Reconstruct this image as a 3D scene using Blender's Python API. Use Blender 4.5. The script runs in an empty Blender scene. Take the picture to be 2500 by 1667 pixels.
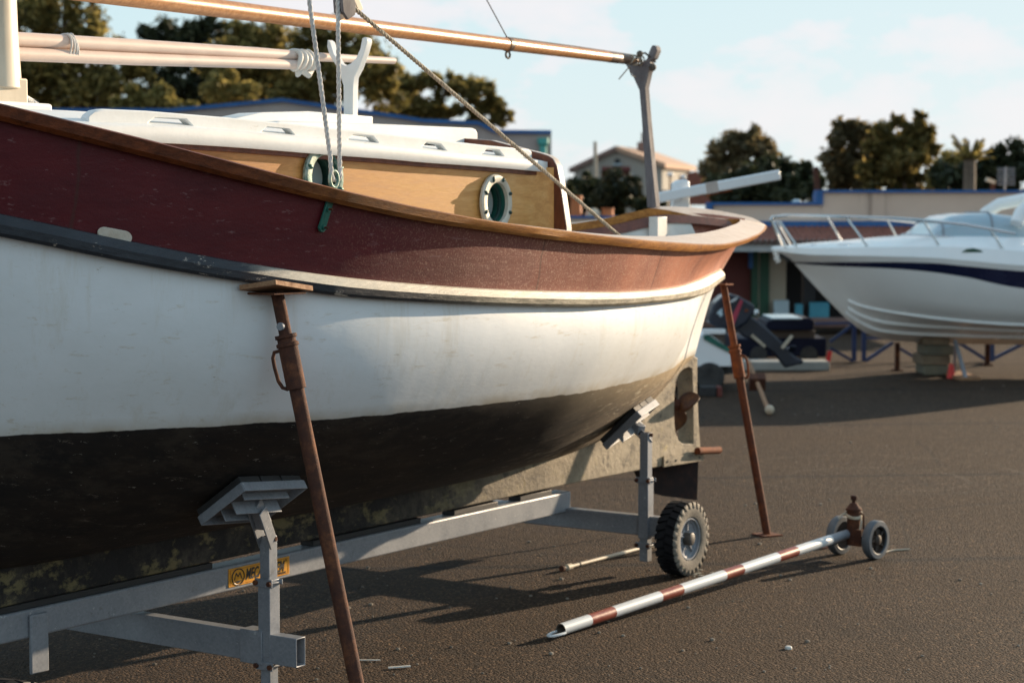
import bpy, bmesh, math, random
from mathutils import Vector, Matrix
random.seed(7)
rad = math.radians
scene = bpy.context.scene
COL = scene.collection

# ------------------------------------------------------------------ camera
F, CX, CY, EYE = 4783.0, 1250.0, 833.5, 1.85          # focal length and centre of a 2500 x 1667 frame
PITCH = math.atan((833.5 - 521) / F)
cd = bpy.data.cameras.new('camera'); cam = bpy.data.objects.new('camera', cd); COL.objects.link(cam)
cam.location = (0, 0, EYE); cam.rotation_euler = (math.pi/2 - PITCH, 0, 0)
cd.sensor_width = 36; cd.lens = 36*F/2500; cd.clip_start = 0.1; cd.clip_end = 3000
cd.dof.use_dof = True; cd.dof.focus_distance = 6.9; cd.dof.aperture_fstop = 3.6; cd.dof.aperture_blades = 7
scene.camera = cam

# ------------------------------------------------------------------ sky, sun, exposure
SUN_AZ = math.atan2(0.738, 0.675)      # clockwise from +Y
SUN_EL = rad(12.5)
w = bpy.data.worlds.new('World'); scene.world = w; w.use_nodes = True
nt = w.node_tree; bg = nt.nodes['Background']
sky = nt.nodes.new('ShaderNodeTexSky'); sky.sky_type = 'NISHITA'; sky.sun_disc = False
sky.sun_elevation = SUN_EL; sky.sun_rotation = SUN_AZ
sky.altitude = 0; sky.air_density = 1.0; sky.dust_density = 0.4; sky.ozone_density = 1.6
tc = nt.nodes.new('ShaderNodeTexCoord')
mp = nt.nodes.new('ShaderNodeMapping'); mp.inputs['Scale'].default_value = (1, 1, 2.2)
mp.inputs['Location'].default_value = (0.35, 0.1, 0.2)
cn = nt.nodes.new('ShaderNodeTexNoise'); cn.inputs['Scale'].default_value = 9; cn.inputs['Detail'].default_value = 7; cn.inputs['Roughness'].default_value = 0.58
cr = nt.nodes.new('ShaderNodeValToRGB'); cr.color_ramp.elements[0].position = 0.52; cr.color_ramp.elements[1].position = 0.66
cr.color_ramp.elements[1].color = (0.55, 0.55, 0.55, 1)
mixc = nt.nodes.new('ShaderNodeMix'); mixc.data_type = 'RGBA'; mixc.inputs['B'].default_value = (55, 9.5, 6.4, 1)
nt.links.new(tc.outputs['Generated'], mp.inputs['Vector']); nt.links.new(mp.outputs[0], cn.inputs['Vector'])
nt.links.new(cn.outputs['Fac'], cr.inputs[0]); nt.links.new(cr.outputs[0], mixc.inputs['Factor'])
nt.links.new(sky.outputs[0], mixc.inputs['A']); tint = nt.nodes.new('ShaderNodeMix'); tint.data_type = 'RGBA'; tint.blend_type = 'MULTIPLY'; tint.inputs['Factor'].default_value = 1; tint.inputs['B'].default_value = (2.0, 4.5, 8.0, 1)
nt.links.new(mixc.outputs['Result'], tint.inputs['A']); den = nt.nodes.new('ShaderNodeVectorMath'); den.operation = 'MULTIPLY_ADD'; den.inputs[1].default_value = (.305, .295, .295); den.inputs[2].default_value = (1, 1, 1)
div = nt.nodes.new('ShaderNodeVectorMath'); div.operation = 'DIVIDE'      # soft shoulder, like bright haze near the sun
nt.links.new(tint.outputs['Result'], den.inputs[0]); nt.links.new(tint.outputs['Result'], div.inputs[0]); nt.links.new(den.outputs[0], div.inputs[1]); nt.links.new(div.outputs[0], bg.inputs['Color'])
bg.inputs['Strength'].default_value = 0.15
sl = bpy.data.lights.new('sun', 'SUN'); sl.energy = 5.0; sl.angle = rad(0.5); sl.color = (1.0, 0.78, 0.54)
so = bpy.data.objects.new('sun', sl); COL.objects.link(so)
sdir = Vector((math.sin(SUN_AZ)*math.cos(SUN_EL), math.cos(SUN_AZ)*math.cos(SUN_EL), math.sin(SUN_EL)))
so.rotation_euler = sdir.to_track_quat('Z', 'Y').to_euler(); so.location = sdir*60
scene.view_settings.view_transform = 'Standard'; scene.view_settings.look = 'None'
scene.view_settings.exposure = 0.95; scene.view_settings.gamma = 1
scene.cycles.max_bounces = 6; scene.cycles.use_denoising = True

# ------------------------------------------------------------------ measuring helpers (photo pixel + known distance -> place)
_c, _s = math.cos(PITCH), math.sin(PITCH)
def ray(u, v):
    a = (u-CX)/F; b = (CY-v)/F
    return a, _c + b*_s, -_s + b*_c
def at(u, v, y):
    a, yy, zz = ray(u, v); k = y/yy
    return Vector((a*k, y, EYE + zz*k))
def G(u, v, z=0.0):
    a, yy, zz = ray(u, v); k = (z-EYE)/zz
    return Vector((a*k, yy*k, z))
AX = Vector((.56, .829)); AX.normalize(); NX = Vector((AX.y, -AX.x)); C0 = Vector((-1.78, 7.35))
def onplane(u, v, n):                   # S, z where the sight line meets the plane n of the boat's frame
    a, yy, zz = ray(u, v); p = C0 + NX*n
    det = -a*AX.y + AX.x*yy
    k = (-p.x*AX.y + AX.x*p.y)/det
    S = (a*p.y - yy*p.x)/det
    return S, EYE + zz*k
def atS(u, v, S):
    a, yy, zz = ray(u, v); p = C0 + AX*S
    det = -a*NX.y + NX.x*yy
    k = (-p.x*NX.y + NX.x*p.y)/det
    n = (a*p.y - yy*p.x)/det
    return n, EYE + zz*k
def L(S, n, z): return Vector((S, -n, z))            # boat frame -> local coordinates of the boat's empty
def BW(S, n, z):                                     # boat frame -> world
    p = C0 + AX*S + NX*n; return Vector((p.x, p.y, z))
BOAT_ROT = math.atan2(AX.y, AX.x)

def pch(pts):
    xs = [p[0] for p in pts]; ys = [p[1] for p in pts]; n = len(xs)
    h = [xs[i+1]-xs[i] for i in range(n-1)]; d = [(ys[i+1]-ys[i])/h[i] for i in range(n-1)]
    m = [0.0]*n; m[0] = d[0]; m[-1] = d[-1]
    for i in range(1, n-1):
        if d[i-1]*d[i] > 0:
            w1 = 2*h[i]+h[i-1]; w2 = h[i]+2*h[i-1]; m[i] = (w1+w2)/(w1/d[i-1]+w2/d[i])
    def f(x):
        x = min(max(x, xs[0]), xs[-1]); i = 0
        while i < n-2 and x > xs[i+1]: i += 1
        t = (x-xs[i])/h[i]
        return ys[i]*(1+2*t)*(1-t)**2 + m[i]*h[i]*t*(1-t)**2 + ys[i+1]*t*t*(3-2*t) + m[i+1]*h[i]*t*t*(t-1)
    return f
def lerp(a, b, t): return a+(b-a)*t
def smooth(a, b, x):
    t = min(max((x-a)/(b-a), 0), 1); return t*t*(3-2*t)

# ------------------------------------------------------------------ materials
class NB:
    def __init__(s, name):
        s.m = bpy.data.materials.new(name); s.m.use_nodes = True; s.t = s.m.node_tree; s.b = s.t.nodes['Principled BSDF']
        s.co = s.t.nodes.new('ShaderNodeTexCoord')
    def link(s, a, b): s.t.links.new(a, b)
    def coord(s, sc=(1, 1, 1), kind='Object'):
        m = s.t.nodes.new('ShaderNodeMapping'); m.inputs['Scale'].default_value = sc
        s.link(s.co.outputs[kind], m.inputs['Vector']); return m.outputs[0]
    def noise(s, scale, detail=6, rough=.6, sc=(1, 1, 1), dist=0):
        n = s.t.nodes.new('ShaderNodeTexNoise'); n.inputs['Scale'].default_value = scale; n.inputs['Detail'].default_value = detail
        n.inputs['Roughness'].default_value = rough; n.inputs['Distortion'].default_value = dist
        s.link(s.coord(sc), n.inputs['Vector']); return n.outputs['Fac']
    def voro(s, scale, sc=(1, 1, 1), out='Distance'):
        n = s.t.nodes.new('ShaderNodeTexVoronoi'); n.inputs['Scale'].default_value = scale; s.link(s.coord(sc), n.inputs['Vector']); return n.outputs[out]
    def ramp(s, fac, stops):
        r = s.t.nodes.new('ShaderNodeValToRGB'); e = r.color_ramp.elements
        while len(e) > 1: e.remove(e[-1])
        for i, (p, c) in enumerate(stops):
            el = e[0] if i == 0 else e.new(p); el.position = p
            el.color = (c, c, c, 1) if not isinstance(c, tuple) else (*c, 1)
        s.link(fac, r.inputs[0]); return r.outputs[0]
    def mix(s, fac, a, b, mode='MIX'):
        n = s.t.nodes.new('ShaderNodeMix'); n.data_type = 'RGBA'; n.blend_type = mode
        for k, x in (('Factor', fac), ('A', a), ('B', b)):
            if isinstance(x, tuple): n.inputs[k].default_value = (*x, 1)
            elif isinstance(x, (int, float)): n.inputs[k].default_value = x
            else: s.link(x, n.inputs[k])
        return n.outputs['Result']
    def math(s, op, a, b=0.0, clamp=False):
        n = s.t.nodes.new('ShaderNodeMath'); n.operation = op; n.use_clamp = clamp
        for i, x in enumerate((a, b)):
            if isinstance(x, (int, float)): n.inputs[i].default_value = x
            else: s.link(x, n.inputs[i])
        return n.outputs[0]
    def xyz(s):
        n = s.t.nodes.new('ShaderNodeSeparateXYZ'); s.link(s.co.outputs['Object'], n.inputs[0]); return n.outputs
    def step(s, v, lo, hi):
        n = s.t.nodes.new('ShaderNodeMapRange'); n.inputs['From Min'].default_value = lo; n.inputs['From Max'].default_value = hi
        s.link(v, n.inputs['Value']); return n.outputs[0]
    def bump(s, h, strength=.3, dist=.01):
        n = s.t.nodes.new('ShaderNodeBump'); n.inputs['Strength'].default_value = strength; n.inputs['Distance'].default_value = dist
        s.link(h, n.inputs['Height']); s.link(n.outputs[0], s.b.inputs['Normal'])
    def out(s, col=None, rough=.5, metal=0.0, spec=.5):
        if col is not None:
            if isinstance(col, tuple): s.b.inputs['Base Color'].default_value = (*col, 1)
            else: s.link(col, s.b.inputs['Base Color'])
        if isinstance(rough, (int, float)): s.b.inputs['Roughness'].default_value = rough
        else: s.link(rough, s.b.inputs['Roughness'])
        if isinstance(metal, (int, float)): s.b.inputs['Metallic'].default_value = metal
        else: s.link(metal, s.b.inputs['Metallic'])
        s.b.inputs['Specular IOR Level'].default_value = spec
        return s.m

def simple(name, c1, c2, scale=12, rough=.5, metal=0.0, bump=.15, bdist=.004, sc=(1, 1, 1), lo=.35, hi=.7, spec=.5):
    n = NB(name); f = n.noise(scale, 7, .62, sc)
    n.bump(n.noise(scale*4, 5, .6, sc), bump, bdist)
    return n.out(n.ramp(f, [(lo, c1), (hi, c2)]), n.ramp(f, [(.3, max(rough-.1, .05)), (.75, min(rough+.12, 1))]), metal, spec)

def mat_hull():
    n = NB('hull_paint'); o = n.xyz()
    wl = n.math('MULTIPLY_ADD', o[0], -.017); wl.node.inputs[2].default_value = 1.02+.017*5.05
    h = n.math('SUBTRACT', o[2], wl)
    h2 = n.math('ADD', h, n.math('MULTIPLY', n.math('SUBTRACT', n.noise(9, 4, .5, (1, 1, .4)), .5), .018))
    white = n.mix(n.ramp(n.noise(3.2, 7, .65, (.5, 1, 1)), [(.42, 0.0), (.8, 1.0)]), (.74, .77, .79), (.65, .675, .675))
    white = n.mix(n.ramp(n.noise(22, 8, .7, (.25, 1, 1.6)), [(.59, 0.0), (.68, .5)]), white, (.5, .44, .33))
    white = n.mix(n.ramp(n.noise(7, 9, .75, (1, 1, .12)), [(.53, 0.0), (.66, .3)]), white, (.52, .47, .36))
    white = n.mix(n.ramp(n.noise(48, 9, .85, (.10, 1, 1)), [(.635, 0.0), (.655, .75)]), white, (.30, .24, .16))
    band = n.math('MULTIPLY', n.step(h2, .05, .0), n.ramp(n.noise(5, 6, .6), [(.35, .2), (.65, .8)]))
    white = n.mix(band, white, (.46, .40, .29))
    dark = n.mix(n.ramp(n.noise(6, 8, .66, (.35, 1, 1.5)), [(.38, 0.0), (.72, 1.0)]), (.008, .008, .009), (.028, .020, .015))
    dark = n.mix(n.ramp(n.noise(7, 10, .78, (.45, 1, 1)), [(.50, 0.0), (.60, .7)]), dark, (.045, .036, .028))
    dark = n.mix(n.ramp(n.noise(19, 9, .8, (.22, 1, 1)), [(.60, 0.0), (.65, .7)]), dark, (.13, .11, .09))
    dark = n.mix(n.ramp(n.noise(55, 4, .7, (.3, 1, 1)), [(.655, 0.0), (.69, .7)]), dark, (.28, .26, .23))
    top = n.math('MULTIPLY', n.step(h2, -.16, .0), n.math('MULTIPLY', n.step(o[0], 1.6, 3.4), .75))  # tan aft, here and below: sunlit sheen put into the black, with scuffs
    dark = n.mix(top, dark, (.38, .30, .18))
    aft = n.math('MULTIPLY', n.step(o[0], 2.3, 4.4), n.ramp(n.noise(13, 9, .74, (.28, 1, 2)), [(.36, .1), (.62, .9)]))
    dark = n.mix(aft, dark, (.42, .31, .19))
    pale = n.math('MULTIPLY', n.step(o[0], 2.2, 3.2), n.ramp(n.noise(17, 9, .78, (.25, 1, 2.4)), [(.55, 0.0), (.60, .85)]))
    dark = n.mix(pale, dark, (.50, .44, .33))
    us = n.math('SUBTRACT', o[2], n.math('MULTIPLY_ADD', o[0], -.0))
    f = n.step(h2, -.002, .002)
    n.bump(n.math('ADD', n.noise(2.2, 3, .5), n.math('MULTIPLY', n.noise(60, 6, .6, (.35, 1, 1)), .12)), .22, .02)
    return n.out(n.mix(f, dark, white), n.mix(f, (.78, .78, .78), (.42, .42, .42)), 0, .35)

def mat_keel():
    n = NB('keel_paint'); o = n.xyz()
    pat = n.ramp(n.noise(5.5, 9, .7, (.8, 1, 1.2)), [(.54, 0.0), (.61, 1.0)])
    dark = n.mix(pat, (.012, .012, .013), (.15, .125, .06))
    dark = n.mix(n.ramp(n.noise(21, 6, .7), [(.68, 0.0), (.74, .8)]), dark, (.33, .40, .36))
    tan = n.mix(n.ramp(n.noise(4, 9, .7, (1, 1, 1.6)), [(.35, 0.0), (.7, 1.0)]), (.22, .18, .125), (.44, .365, .26))
    tan = n.mix(n.ramp(n.noise(14, 8, .7), [(.60, 0.0), (.70, .8)]), tan, (.46, .36, .16))
    tan = n.mix(n.ramp(n.noise(9, 9, .75), [(.53, 0.0), (.60, .85)]), tan, (.10, .085, .065))
    f = n.math('ADD', n.step(o[0], 2.1, 3.9), n.math('SUBTRACT', n.noise(4, 7, .7), .5), True)
    wl = n.step(o[2], 1.01, 1.03)
    n.bump(n.noise(30, 8, .65), .5, .01)
    return n.out(n.mix(wl, n.mix(f, dark, tan), (.70, .68, .62)), .7, 0, .3)

def mat_maroon():
    n = NB('maroon_paint'); o = n.xyz()
    base = n.mix(n.ramp(n.noise(4, 8, .68, (.35, 1, 1.8)), [(.35, 0.0), (.72, 1.0)]), (.066, .003, .008), (.11, .007, .011))
    scr = n.ramp(n.noise(40, 8, .72, (.16, 1, 1.3)), [(.60, 0.0), (.66, .45)])
    base = n.mix(scr, base, (.26, .15, .15))
    sun_sheen = n.math('MULTIPLY', n.step(o[0], .6, 3.0), n.ramp(n.noise(3, 8, .72, (1, 1, .5)), [(.28, .35), (.62, 1.0)]))
    base = n.mix(sun_sheen, base, (.46, .17, .10))  # tan towards the stern is sun sheen put into the maroon
    spk = n.ramp(n.noise(120, 3, .6), [(.54, 0.0), (.64, .6)])
    base = n.mix(n.math('MULTIPLY', spk, n.step(o[0], .2, 1.8)), base, (.55, .34, .24))
    wob_ = n.math('MULTIPLY', n.math('SUBTRACT', n.noise(5, 5, .6), .5), .05)
    for jx in (1.56, 2.72, -.62):                       # butt joints in the planking
        dj = n.math('ABSOLUTE', n.math('SUBTRACT', n.math('ADD', o[0], wob_), jx))
        base = n.mix(n.math('MULTIPLY', n.step(dj, .009, .002), .55), base, (.05, .02, .015))
    n.bump(n.math('ADD', n.noise(24, 7, .65, (.2, 1, 1)), n.math('MULTIPLY', n.noise(150, 3, .6), .3)), .28, .006)
    return n.out(base, n.ramp(n.noise(7, 5), [(.3, .46), (.7, .56)]), 0, .42)

def wood(name, dark, mid, light, sc=(1.2, 10, 10), rough=.38, grey=None, fwd=None, bump=.25, spec=.5):
    n = NB(name); g = n.noise(5, 9, .68, sc, .6); g2 = n.noise(26, 6, .65, sc)
    col = n.ramp(g, [(.28, dark), (.52, mid), (.76, light)])
    col = n.mix(n.ramp(g2, [(.42, 0.0), (.66, .45)]), col, dark)
    if fwd: col = n.mix(n.step(n.math('ADD', n.xyz()[0], n.math('MULTIPLY', g, .5)), fwd[0], fwd[1]+.3), n.mix(n.ramp(g, [(.35, 0.0), (.65, 1.0)]), tuple(x*.55 for x in fwd[2]), tuple(x*1.5 for x in fwd[2])), col)
    if grey:
        col = n.mix(n.ramp(n.noise(3.4, 8, .7, (.6, 1, 1)), [(.50, 0.0), (.68, .75)]), col, grey)
    col = n.mix(n.ramp(n.noise(38, 8, .8, (.4, 1, 1)), [(.68, 0.0), (.74, .8)]), col, (.05, .03, .02))
    n.bump(n.math('ADD', g2, n.math('MULTIPLY', n.noise(70, 5, .6, sc), .5)), bump, .004)
    return n.out(col, n.ramp(g, [(.3, rough+.12), (.7, rough-.06)]), 0, spec)

def mat_strake():
    n = NB('strake_paint'); o = n.xyz()
    top = n.math('GREATER_THAN', n.math('SUBTRACT', o[2], 0.0), -9)
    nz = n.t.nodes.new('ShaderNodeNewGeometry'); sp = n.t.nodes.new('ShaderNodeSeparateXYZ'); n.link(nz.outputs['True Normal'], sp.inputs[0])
    wear_sheen = n.noise(14, 9, .75, (.3, 1, 1))
    black = n.mix(n.ramp(n.noise(5, 8, .7, (.4, 1, 1)), [(.4, 0.0), (.7, 1.0)]), (.014, .018, .024), (.03, .036, .046))
    black = n.mix(n.ramp(wear_sheen, [(.60, 0.0), (.63, .9)]), black, (.42, .37, .31))
    cream = n.mix(n.ramp(n.noise(10, 9, .75, (.25, 1, 1)), [(.38, 0.0), (.68, 1.0)]), (.40, .35, .27), (.60, .555, .46))  # pale aft faces: grazing sun sheen put into the black strake's colour
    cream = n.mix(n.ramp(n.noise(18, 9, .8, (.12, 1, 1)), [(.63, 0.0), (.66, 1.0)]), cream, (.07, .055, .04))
    edge = n.math('ADD', o[0], n.math('MULTIPLY', n.math('SUBTRACT', wear_sheen, .5), .5))
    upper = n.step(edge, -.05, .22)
    lower = n.math('MULTIPLY', n.step(edge, .8, 1.35), n.ramp(wear_sheen, [(.30, .5), (.55, 1.0)]))
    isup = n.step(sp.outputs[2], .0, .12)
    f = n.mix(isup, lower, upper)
    lowc = n.mix(n.ramp(wear_sheen, [(.4, 0.0), (.6, 1.0)]), (.16, .145, .10), (.36, .32, .24))
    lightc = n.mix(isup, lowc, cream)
    n.bump(n.noise(36, 8, .7, (.25, 1, 1)), .5, .008)
    return n.out(n.mix(f, black, lightc), .52, 0, .45)

def mat_white(name, a=(.76, .765, .75), b=(.66, .665, .64), crack=True):
    n = NB(name)
    col = n.ramp(n.noise(4, 8, .65), [(.35, b), (.65, a)])
    col = n.mix(n.ramp(n.noise(24, 9, .75, (.35, 1, 1)), [(.66, 0.0), (.70, .55)]), col, (.42, .37, .29))
    if crack: col = n.mix(n.ramp(n.noise(16, 10, .82, (.16, 1, 1)), [(.685, 0.0), (.70, .9)]), col, (.16, .15, .14))
    n.bump(n.noise(50, 6, .6), .12, .004)
    return n.out(col, .45, 0, .45)

def galv(name):
    n = NB(name)
    f = n.noise(7, 8, .65); sp = n.voro(110, (1, 1, 1), 'Color')
    bw = n.t.nodes.new('ShaderNodeRGBToBW'); n.link(sp, bw.inputs[0])
    col = n.mix(f, (.12, .135, .16), (.27, .285, .31))
    col = n.mix(n.math('MULTIPLY', bw.outputs[0], .35), col, (.36, .375, .40))
    col = n.mix(n.ramp(n.noise(18, 8, .75), [(.58, 0.0), (.68, .5)]), col, (.12, .115, .11))
    col = n.mix(n.ramp(n.noise(34, 4, .6), [(.665, 0.0), (.71, .6)]), col, (.50, .51, .52))
    n.bump(n.noise(90, 4, .6), .12, .002)
    return n.out(col, n.ramp(f, [(.3, .42), (.7, .62)]), .08, .5)

def rust(name, base=(.075, .028, .016), hi=(.20, .075, .03), dark=(.03, .014, .012), rough=.85):
    n = NB(name); f = n.noise(14, 10, .74)
    col = n.ramp(f, [(.3, dark), (.5, base), (.72, hi)])
    col = n.mix(n.ramp(n.noise(70, 6, .7), [(.55, 0.0), (.75, .6)]), col, dark)
    n.bump(n.noise(140, 6, .7), .7, .003)
    return n.out(col, rough, .1, .35)

def mat_asphalt():
    n = NB('asphalt')
    vor = n.t.nodes.new('ShaderNodeTexVoronoi'); vor.inputs['Scale'].default_value = 85; n.link(n.coord(), vor.inputs['Vector'])
    bw = n.t.nodes.new('ShaderNodeRGBToBW'); n.link(vor.outputs['Color'], bw.inputs[0])
    vor2 = n.t.nodes.new('ShaderNodeTexVoronoi'); vor2.inputs['Scale'].default_value = 190; n.link(n.coord(), vor2.inputs['Vector'])
    bw2 = n.t.nodes.new('ShaderNodeRGBToBW'); n.link(vor2.outputs['Color'], bw2.inputs[0])
    g = n.math('ADD', n.math('MULTIPLY', bw.outputs[0], .6), n.math('MULTIPLY', bw2.outputs[0], .4))
    col = n.ramp(g, [(.2, (.014, .0098, .0072)), (.52, (.044, .0275, .0172)), (.74, (.110, .066, .039)), (.88, (.38, .245, .145))])
    big = n.noise(.35, 7, .62); mid = n.noise(1.7, 7, .66)
    col = n.mix(n.ramp(big, [(.35, 0.0), (.68, .55)]), col, (.070, .044, .026))
    col = n.mix(n.ramp(mid, [(.60, 0.0), (.75, .35)]), col, (.135, .084, .05))
    col = n.mix(n.ramp(n.noise(.9, 8, .7, (1, .4, 1)), [(.55, 0.0), (.7, .35)]), col, (.018, .014, .012))
    # worn seams between paving lanes
    seam = n.t.nodes.new('ShaderNodeTexWave'); seam.wave_type = 'BANDS'; seam.bands_direction = 'Y'; seam.inputs['Scale'].default_value = .095
    seam.inputs['Distortion'].default_value = .35; seam.inputs['Detail'].default_value = 3; seam.inputs['Detail Scale'].default_value = 1.2
    mpn = n.t.nodes.new('ShaderNodeMapping'); mpn.inputs['Rotation'].default_value = (0, 0, rad(-5)); mpn.inputs['Location'].default_value = (0, 1.4, 0)
    n.link(n.co.outputs['Object'], mpn.inputs['Vector']); n.link(mpn.outputs[0], seam.inputs['Vector'])
    col = n.mix(n.ramp(seam.outputs['Fac'], [(.9975, 0.0), (.9995, .75)]), col, (.018, .015, .014))
    cr = n.t.nodes.new('ShaderNodeTexVoronoi'); cr.feature = 'DISTANCE_TO_EDGE'; cr.inputs['Scale'].default_value = .42
    wv = n.t.nodes.new('ShaderNodeMix'); wv.data_type = 'VECTOR'; wv.inputs['Factor'].default_value = .12
    nn = n.t.nodes.new('ShaderNodeTexNoise'); nn.inputs['Scale'].default_value = 2.2; n.link(n.co.outputs['Object'], nn.inputs['Vector'])
    n.link(n.co.outputs['Object'], wv.inputs['A']); n.link(nn.outputs['Color'], wv.inputs['B']); n.link(wv.outputs['Result'], cr.inputs['Vector'])
    col = n.mix(n.ramp(cr.outputs['Distance'], [(.0, .55), (.006, 0.0)]), col, (.02, .017, .015))
    wn = n.noise(2.6, 3, .5)
    for (cx_, cy_, rr_, wd_, am) in ((2.55, 13.6, .62, .025, .42), (2.60, 13.9, 1.05, .03, .25), (-2.0, 22.0, 12.4, .10, .22), (-2.0, 22.0, 13.9, .10, .2), (6.5, 4.0, 9.6, .08, .16)):
        vs = n.t.nodes.new('ShaderNodeVectorMath'); vs.operation = 'DISTANCE'; n.link(n.co.outputs['Object'], vs.inputs[0]); vs.inputs[1].default_value = (cx_, cy_, 0)
        dd_ = n.math('ABSOLUTE', n.math('SUBTRACT', n.math('ADD', vs.outputs['Value'], n.math('MULTIPLY', wn, .12)), rr_+.06))
        ln_ = n.math('MULTIPLY', n.step(dd_, wd_, wd_*.3), n.math('MULTIPLY', n.ramp(n.noise(1.3, 6, .7), [(.40, 0.0), (.62, 1.0)]), am))
        col = n.mix(ln_, col, (.17, .135, .105) if rr_ < 2 else (.022, .018, .016))
    spot = n.ramp(n.noise(1.1, 9, .6), [(.66, 0.0), (.70, .6)]); col = n.mix(spot, col, (.014, .012, .011))
    h = n.math('SUBTRACT', 1.0, vor.outputs['Distance'])
    h = n.math('ADD', h, n.math('MULTIPLY', bw.outputs[0], .6))
    h = n.math('ADD', h, n.math('MULTIPLY', n.noise(300, 3, .6), .4))
    n.bump(h, 1.0, .018)
    return n.out(col, n.ramp(big, [(.3, .8), (.7, .92)]), 0, .15)

M = {}
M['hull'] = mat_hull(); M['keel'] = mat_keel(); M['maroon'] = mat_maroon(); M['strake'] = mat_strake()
M['rim'] = wood('varnished_gunwale', (.17, .060, .014), (.44, .185, .042), (.62, .32, .085), (1.0, 8, 8), .42, None, (.15, 1.5, (.105, .026, .008)), .4, spec=.2)  # darker forward tone: weathering, with shade put into the wood colour
M['rimtop'] = wood('bleached_gunwale_top', (.40, .31, .24), (.54, .44, .36), (.66, .57, .49), (1.0, 8, 8), .42, (.50, .42, .36), (-.6, 1.2, (.22, .19, .17)), .3)
M['ply'] = wood('varnished_plywood', (.50, .225, .06), (.68, .355, .11), (.78, .47, .18), (.7, 6, 6), .36, None, (-.2, 1.5, (.36, .12, .025)), .12)  # blonde aft tone: sun on the cabin side put into the colour
M['mahog'] = wood('mahogany', (.075, .018, .008), (.15, .037, .014), (.25, .075, .025), (3, 3, .8), .35)
M['boom'] = wood('varnished_spar', (.26, .10, .03), (.48, .22, .075), (.60, .33, .14), (1.0, 9, 9), .32)
M['white'] = mat_white('white_deck_paint')
M['whitein'] = mat_white('white_lining_paint', (.70, .68, .63), (.56, .53, .47), False)
M['cream'] = simple('cream_mast_paint', (.42, .34, .24), (.60, .52, .40), 6, .5, 0, .1, .003, (1, 1, .3))
M['spar'] = simple('pinkish_spar_paint', (.60, .47, .40), (.70, .57, .49), 5, .5, 0, .08, .003, (.4, 1, 1))
M['rope'] = simple('rope_fibre', (.46, .45, .43), (.66, .65, .63), 30, .8, 0, .5, .003)
M['ropet'] = simple('tan_rope_fibre', (.36, .30, .22), (.56, .49, .38), 30, .85, 0, .5, .003)
M['cord'] = simple('dark_cord', (.06, .05, .04), (.15, .12, .09), 30, .85)
M['galv'] = galv('galvanised_steel')
M['rust'] = rust('rusty_steel'); M['rusto'] = rust('orange_rusty_steel', (.16, .042, .013), (.34, .10, .02), (.06, .018, .01))
M['rubber'] = simple('tyre_rubber', (.018, .018, .019), (.05, .048, .045), 14, .75, 0, .3, .004)
M['tyreblack'] = simple('black_tyre_tread', (.009, .009, .011), (.022, .022, .024), 14, .8, 0, .3, .004, spec=.2)
M['sidewall'] = simple('dusty_sidewall', (.05, .045, .038), (.22, .195, .155), 16, .8, 0, .4, .004, lo=.3, hi=.68)
M['bronze'] = simple('verdigris_bronze', (.035, .13, .11), (.30, .36, .30), 16, .5, .25, .3, .003, lo=.42, hi=.55)
M['creamb'] = simple('cream_bronze', (.50, .47, .38), (.62, .59, .50), 12, .45, .1, .2, .002)
M['green'] = simple('green_bronze', (.008, .075, .058), (.02, .15, .115), 14, .45, .2, .3, .003)
M['greendark'] = simple('dark_green_bronze', (.008, .03, .026), (.015, .06, .05), 14, .5, .1)
M['portglass'] = simple('porthole_glass', (.33, .37, .36), (.46, .50, .48), 4, .12, 0, .02, .002)
M['black'] = simple('black_rubber_pad', (.012, .012, .013), (.03, .03, .03), 14, .7)
M['leather'] = simple('dark_leather_wrap', (.07, .035, .02), (.15, .085, .05), 18, .5)
M['greywood'] = wood('weathered_grey_wood', (.09, .08, .085), (.17, .155, .16), (.26, .24, .235), (2, 2, .5), .75)
M['plank'] = wood('raw_plank', (.16, .075, .035), (.30, .16, .08), (.42, .25, .13), (1, 9, 9), .8)
M['asphalt'] = mat_asphalt()

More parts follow.
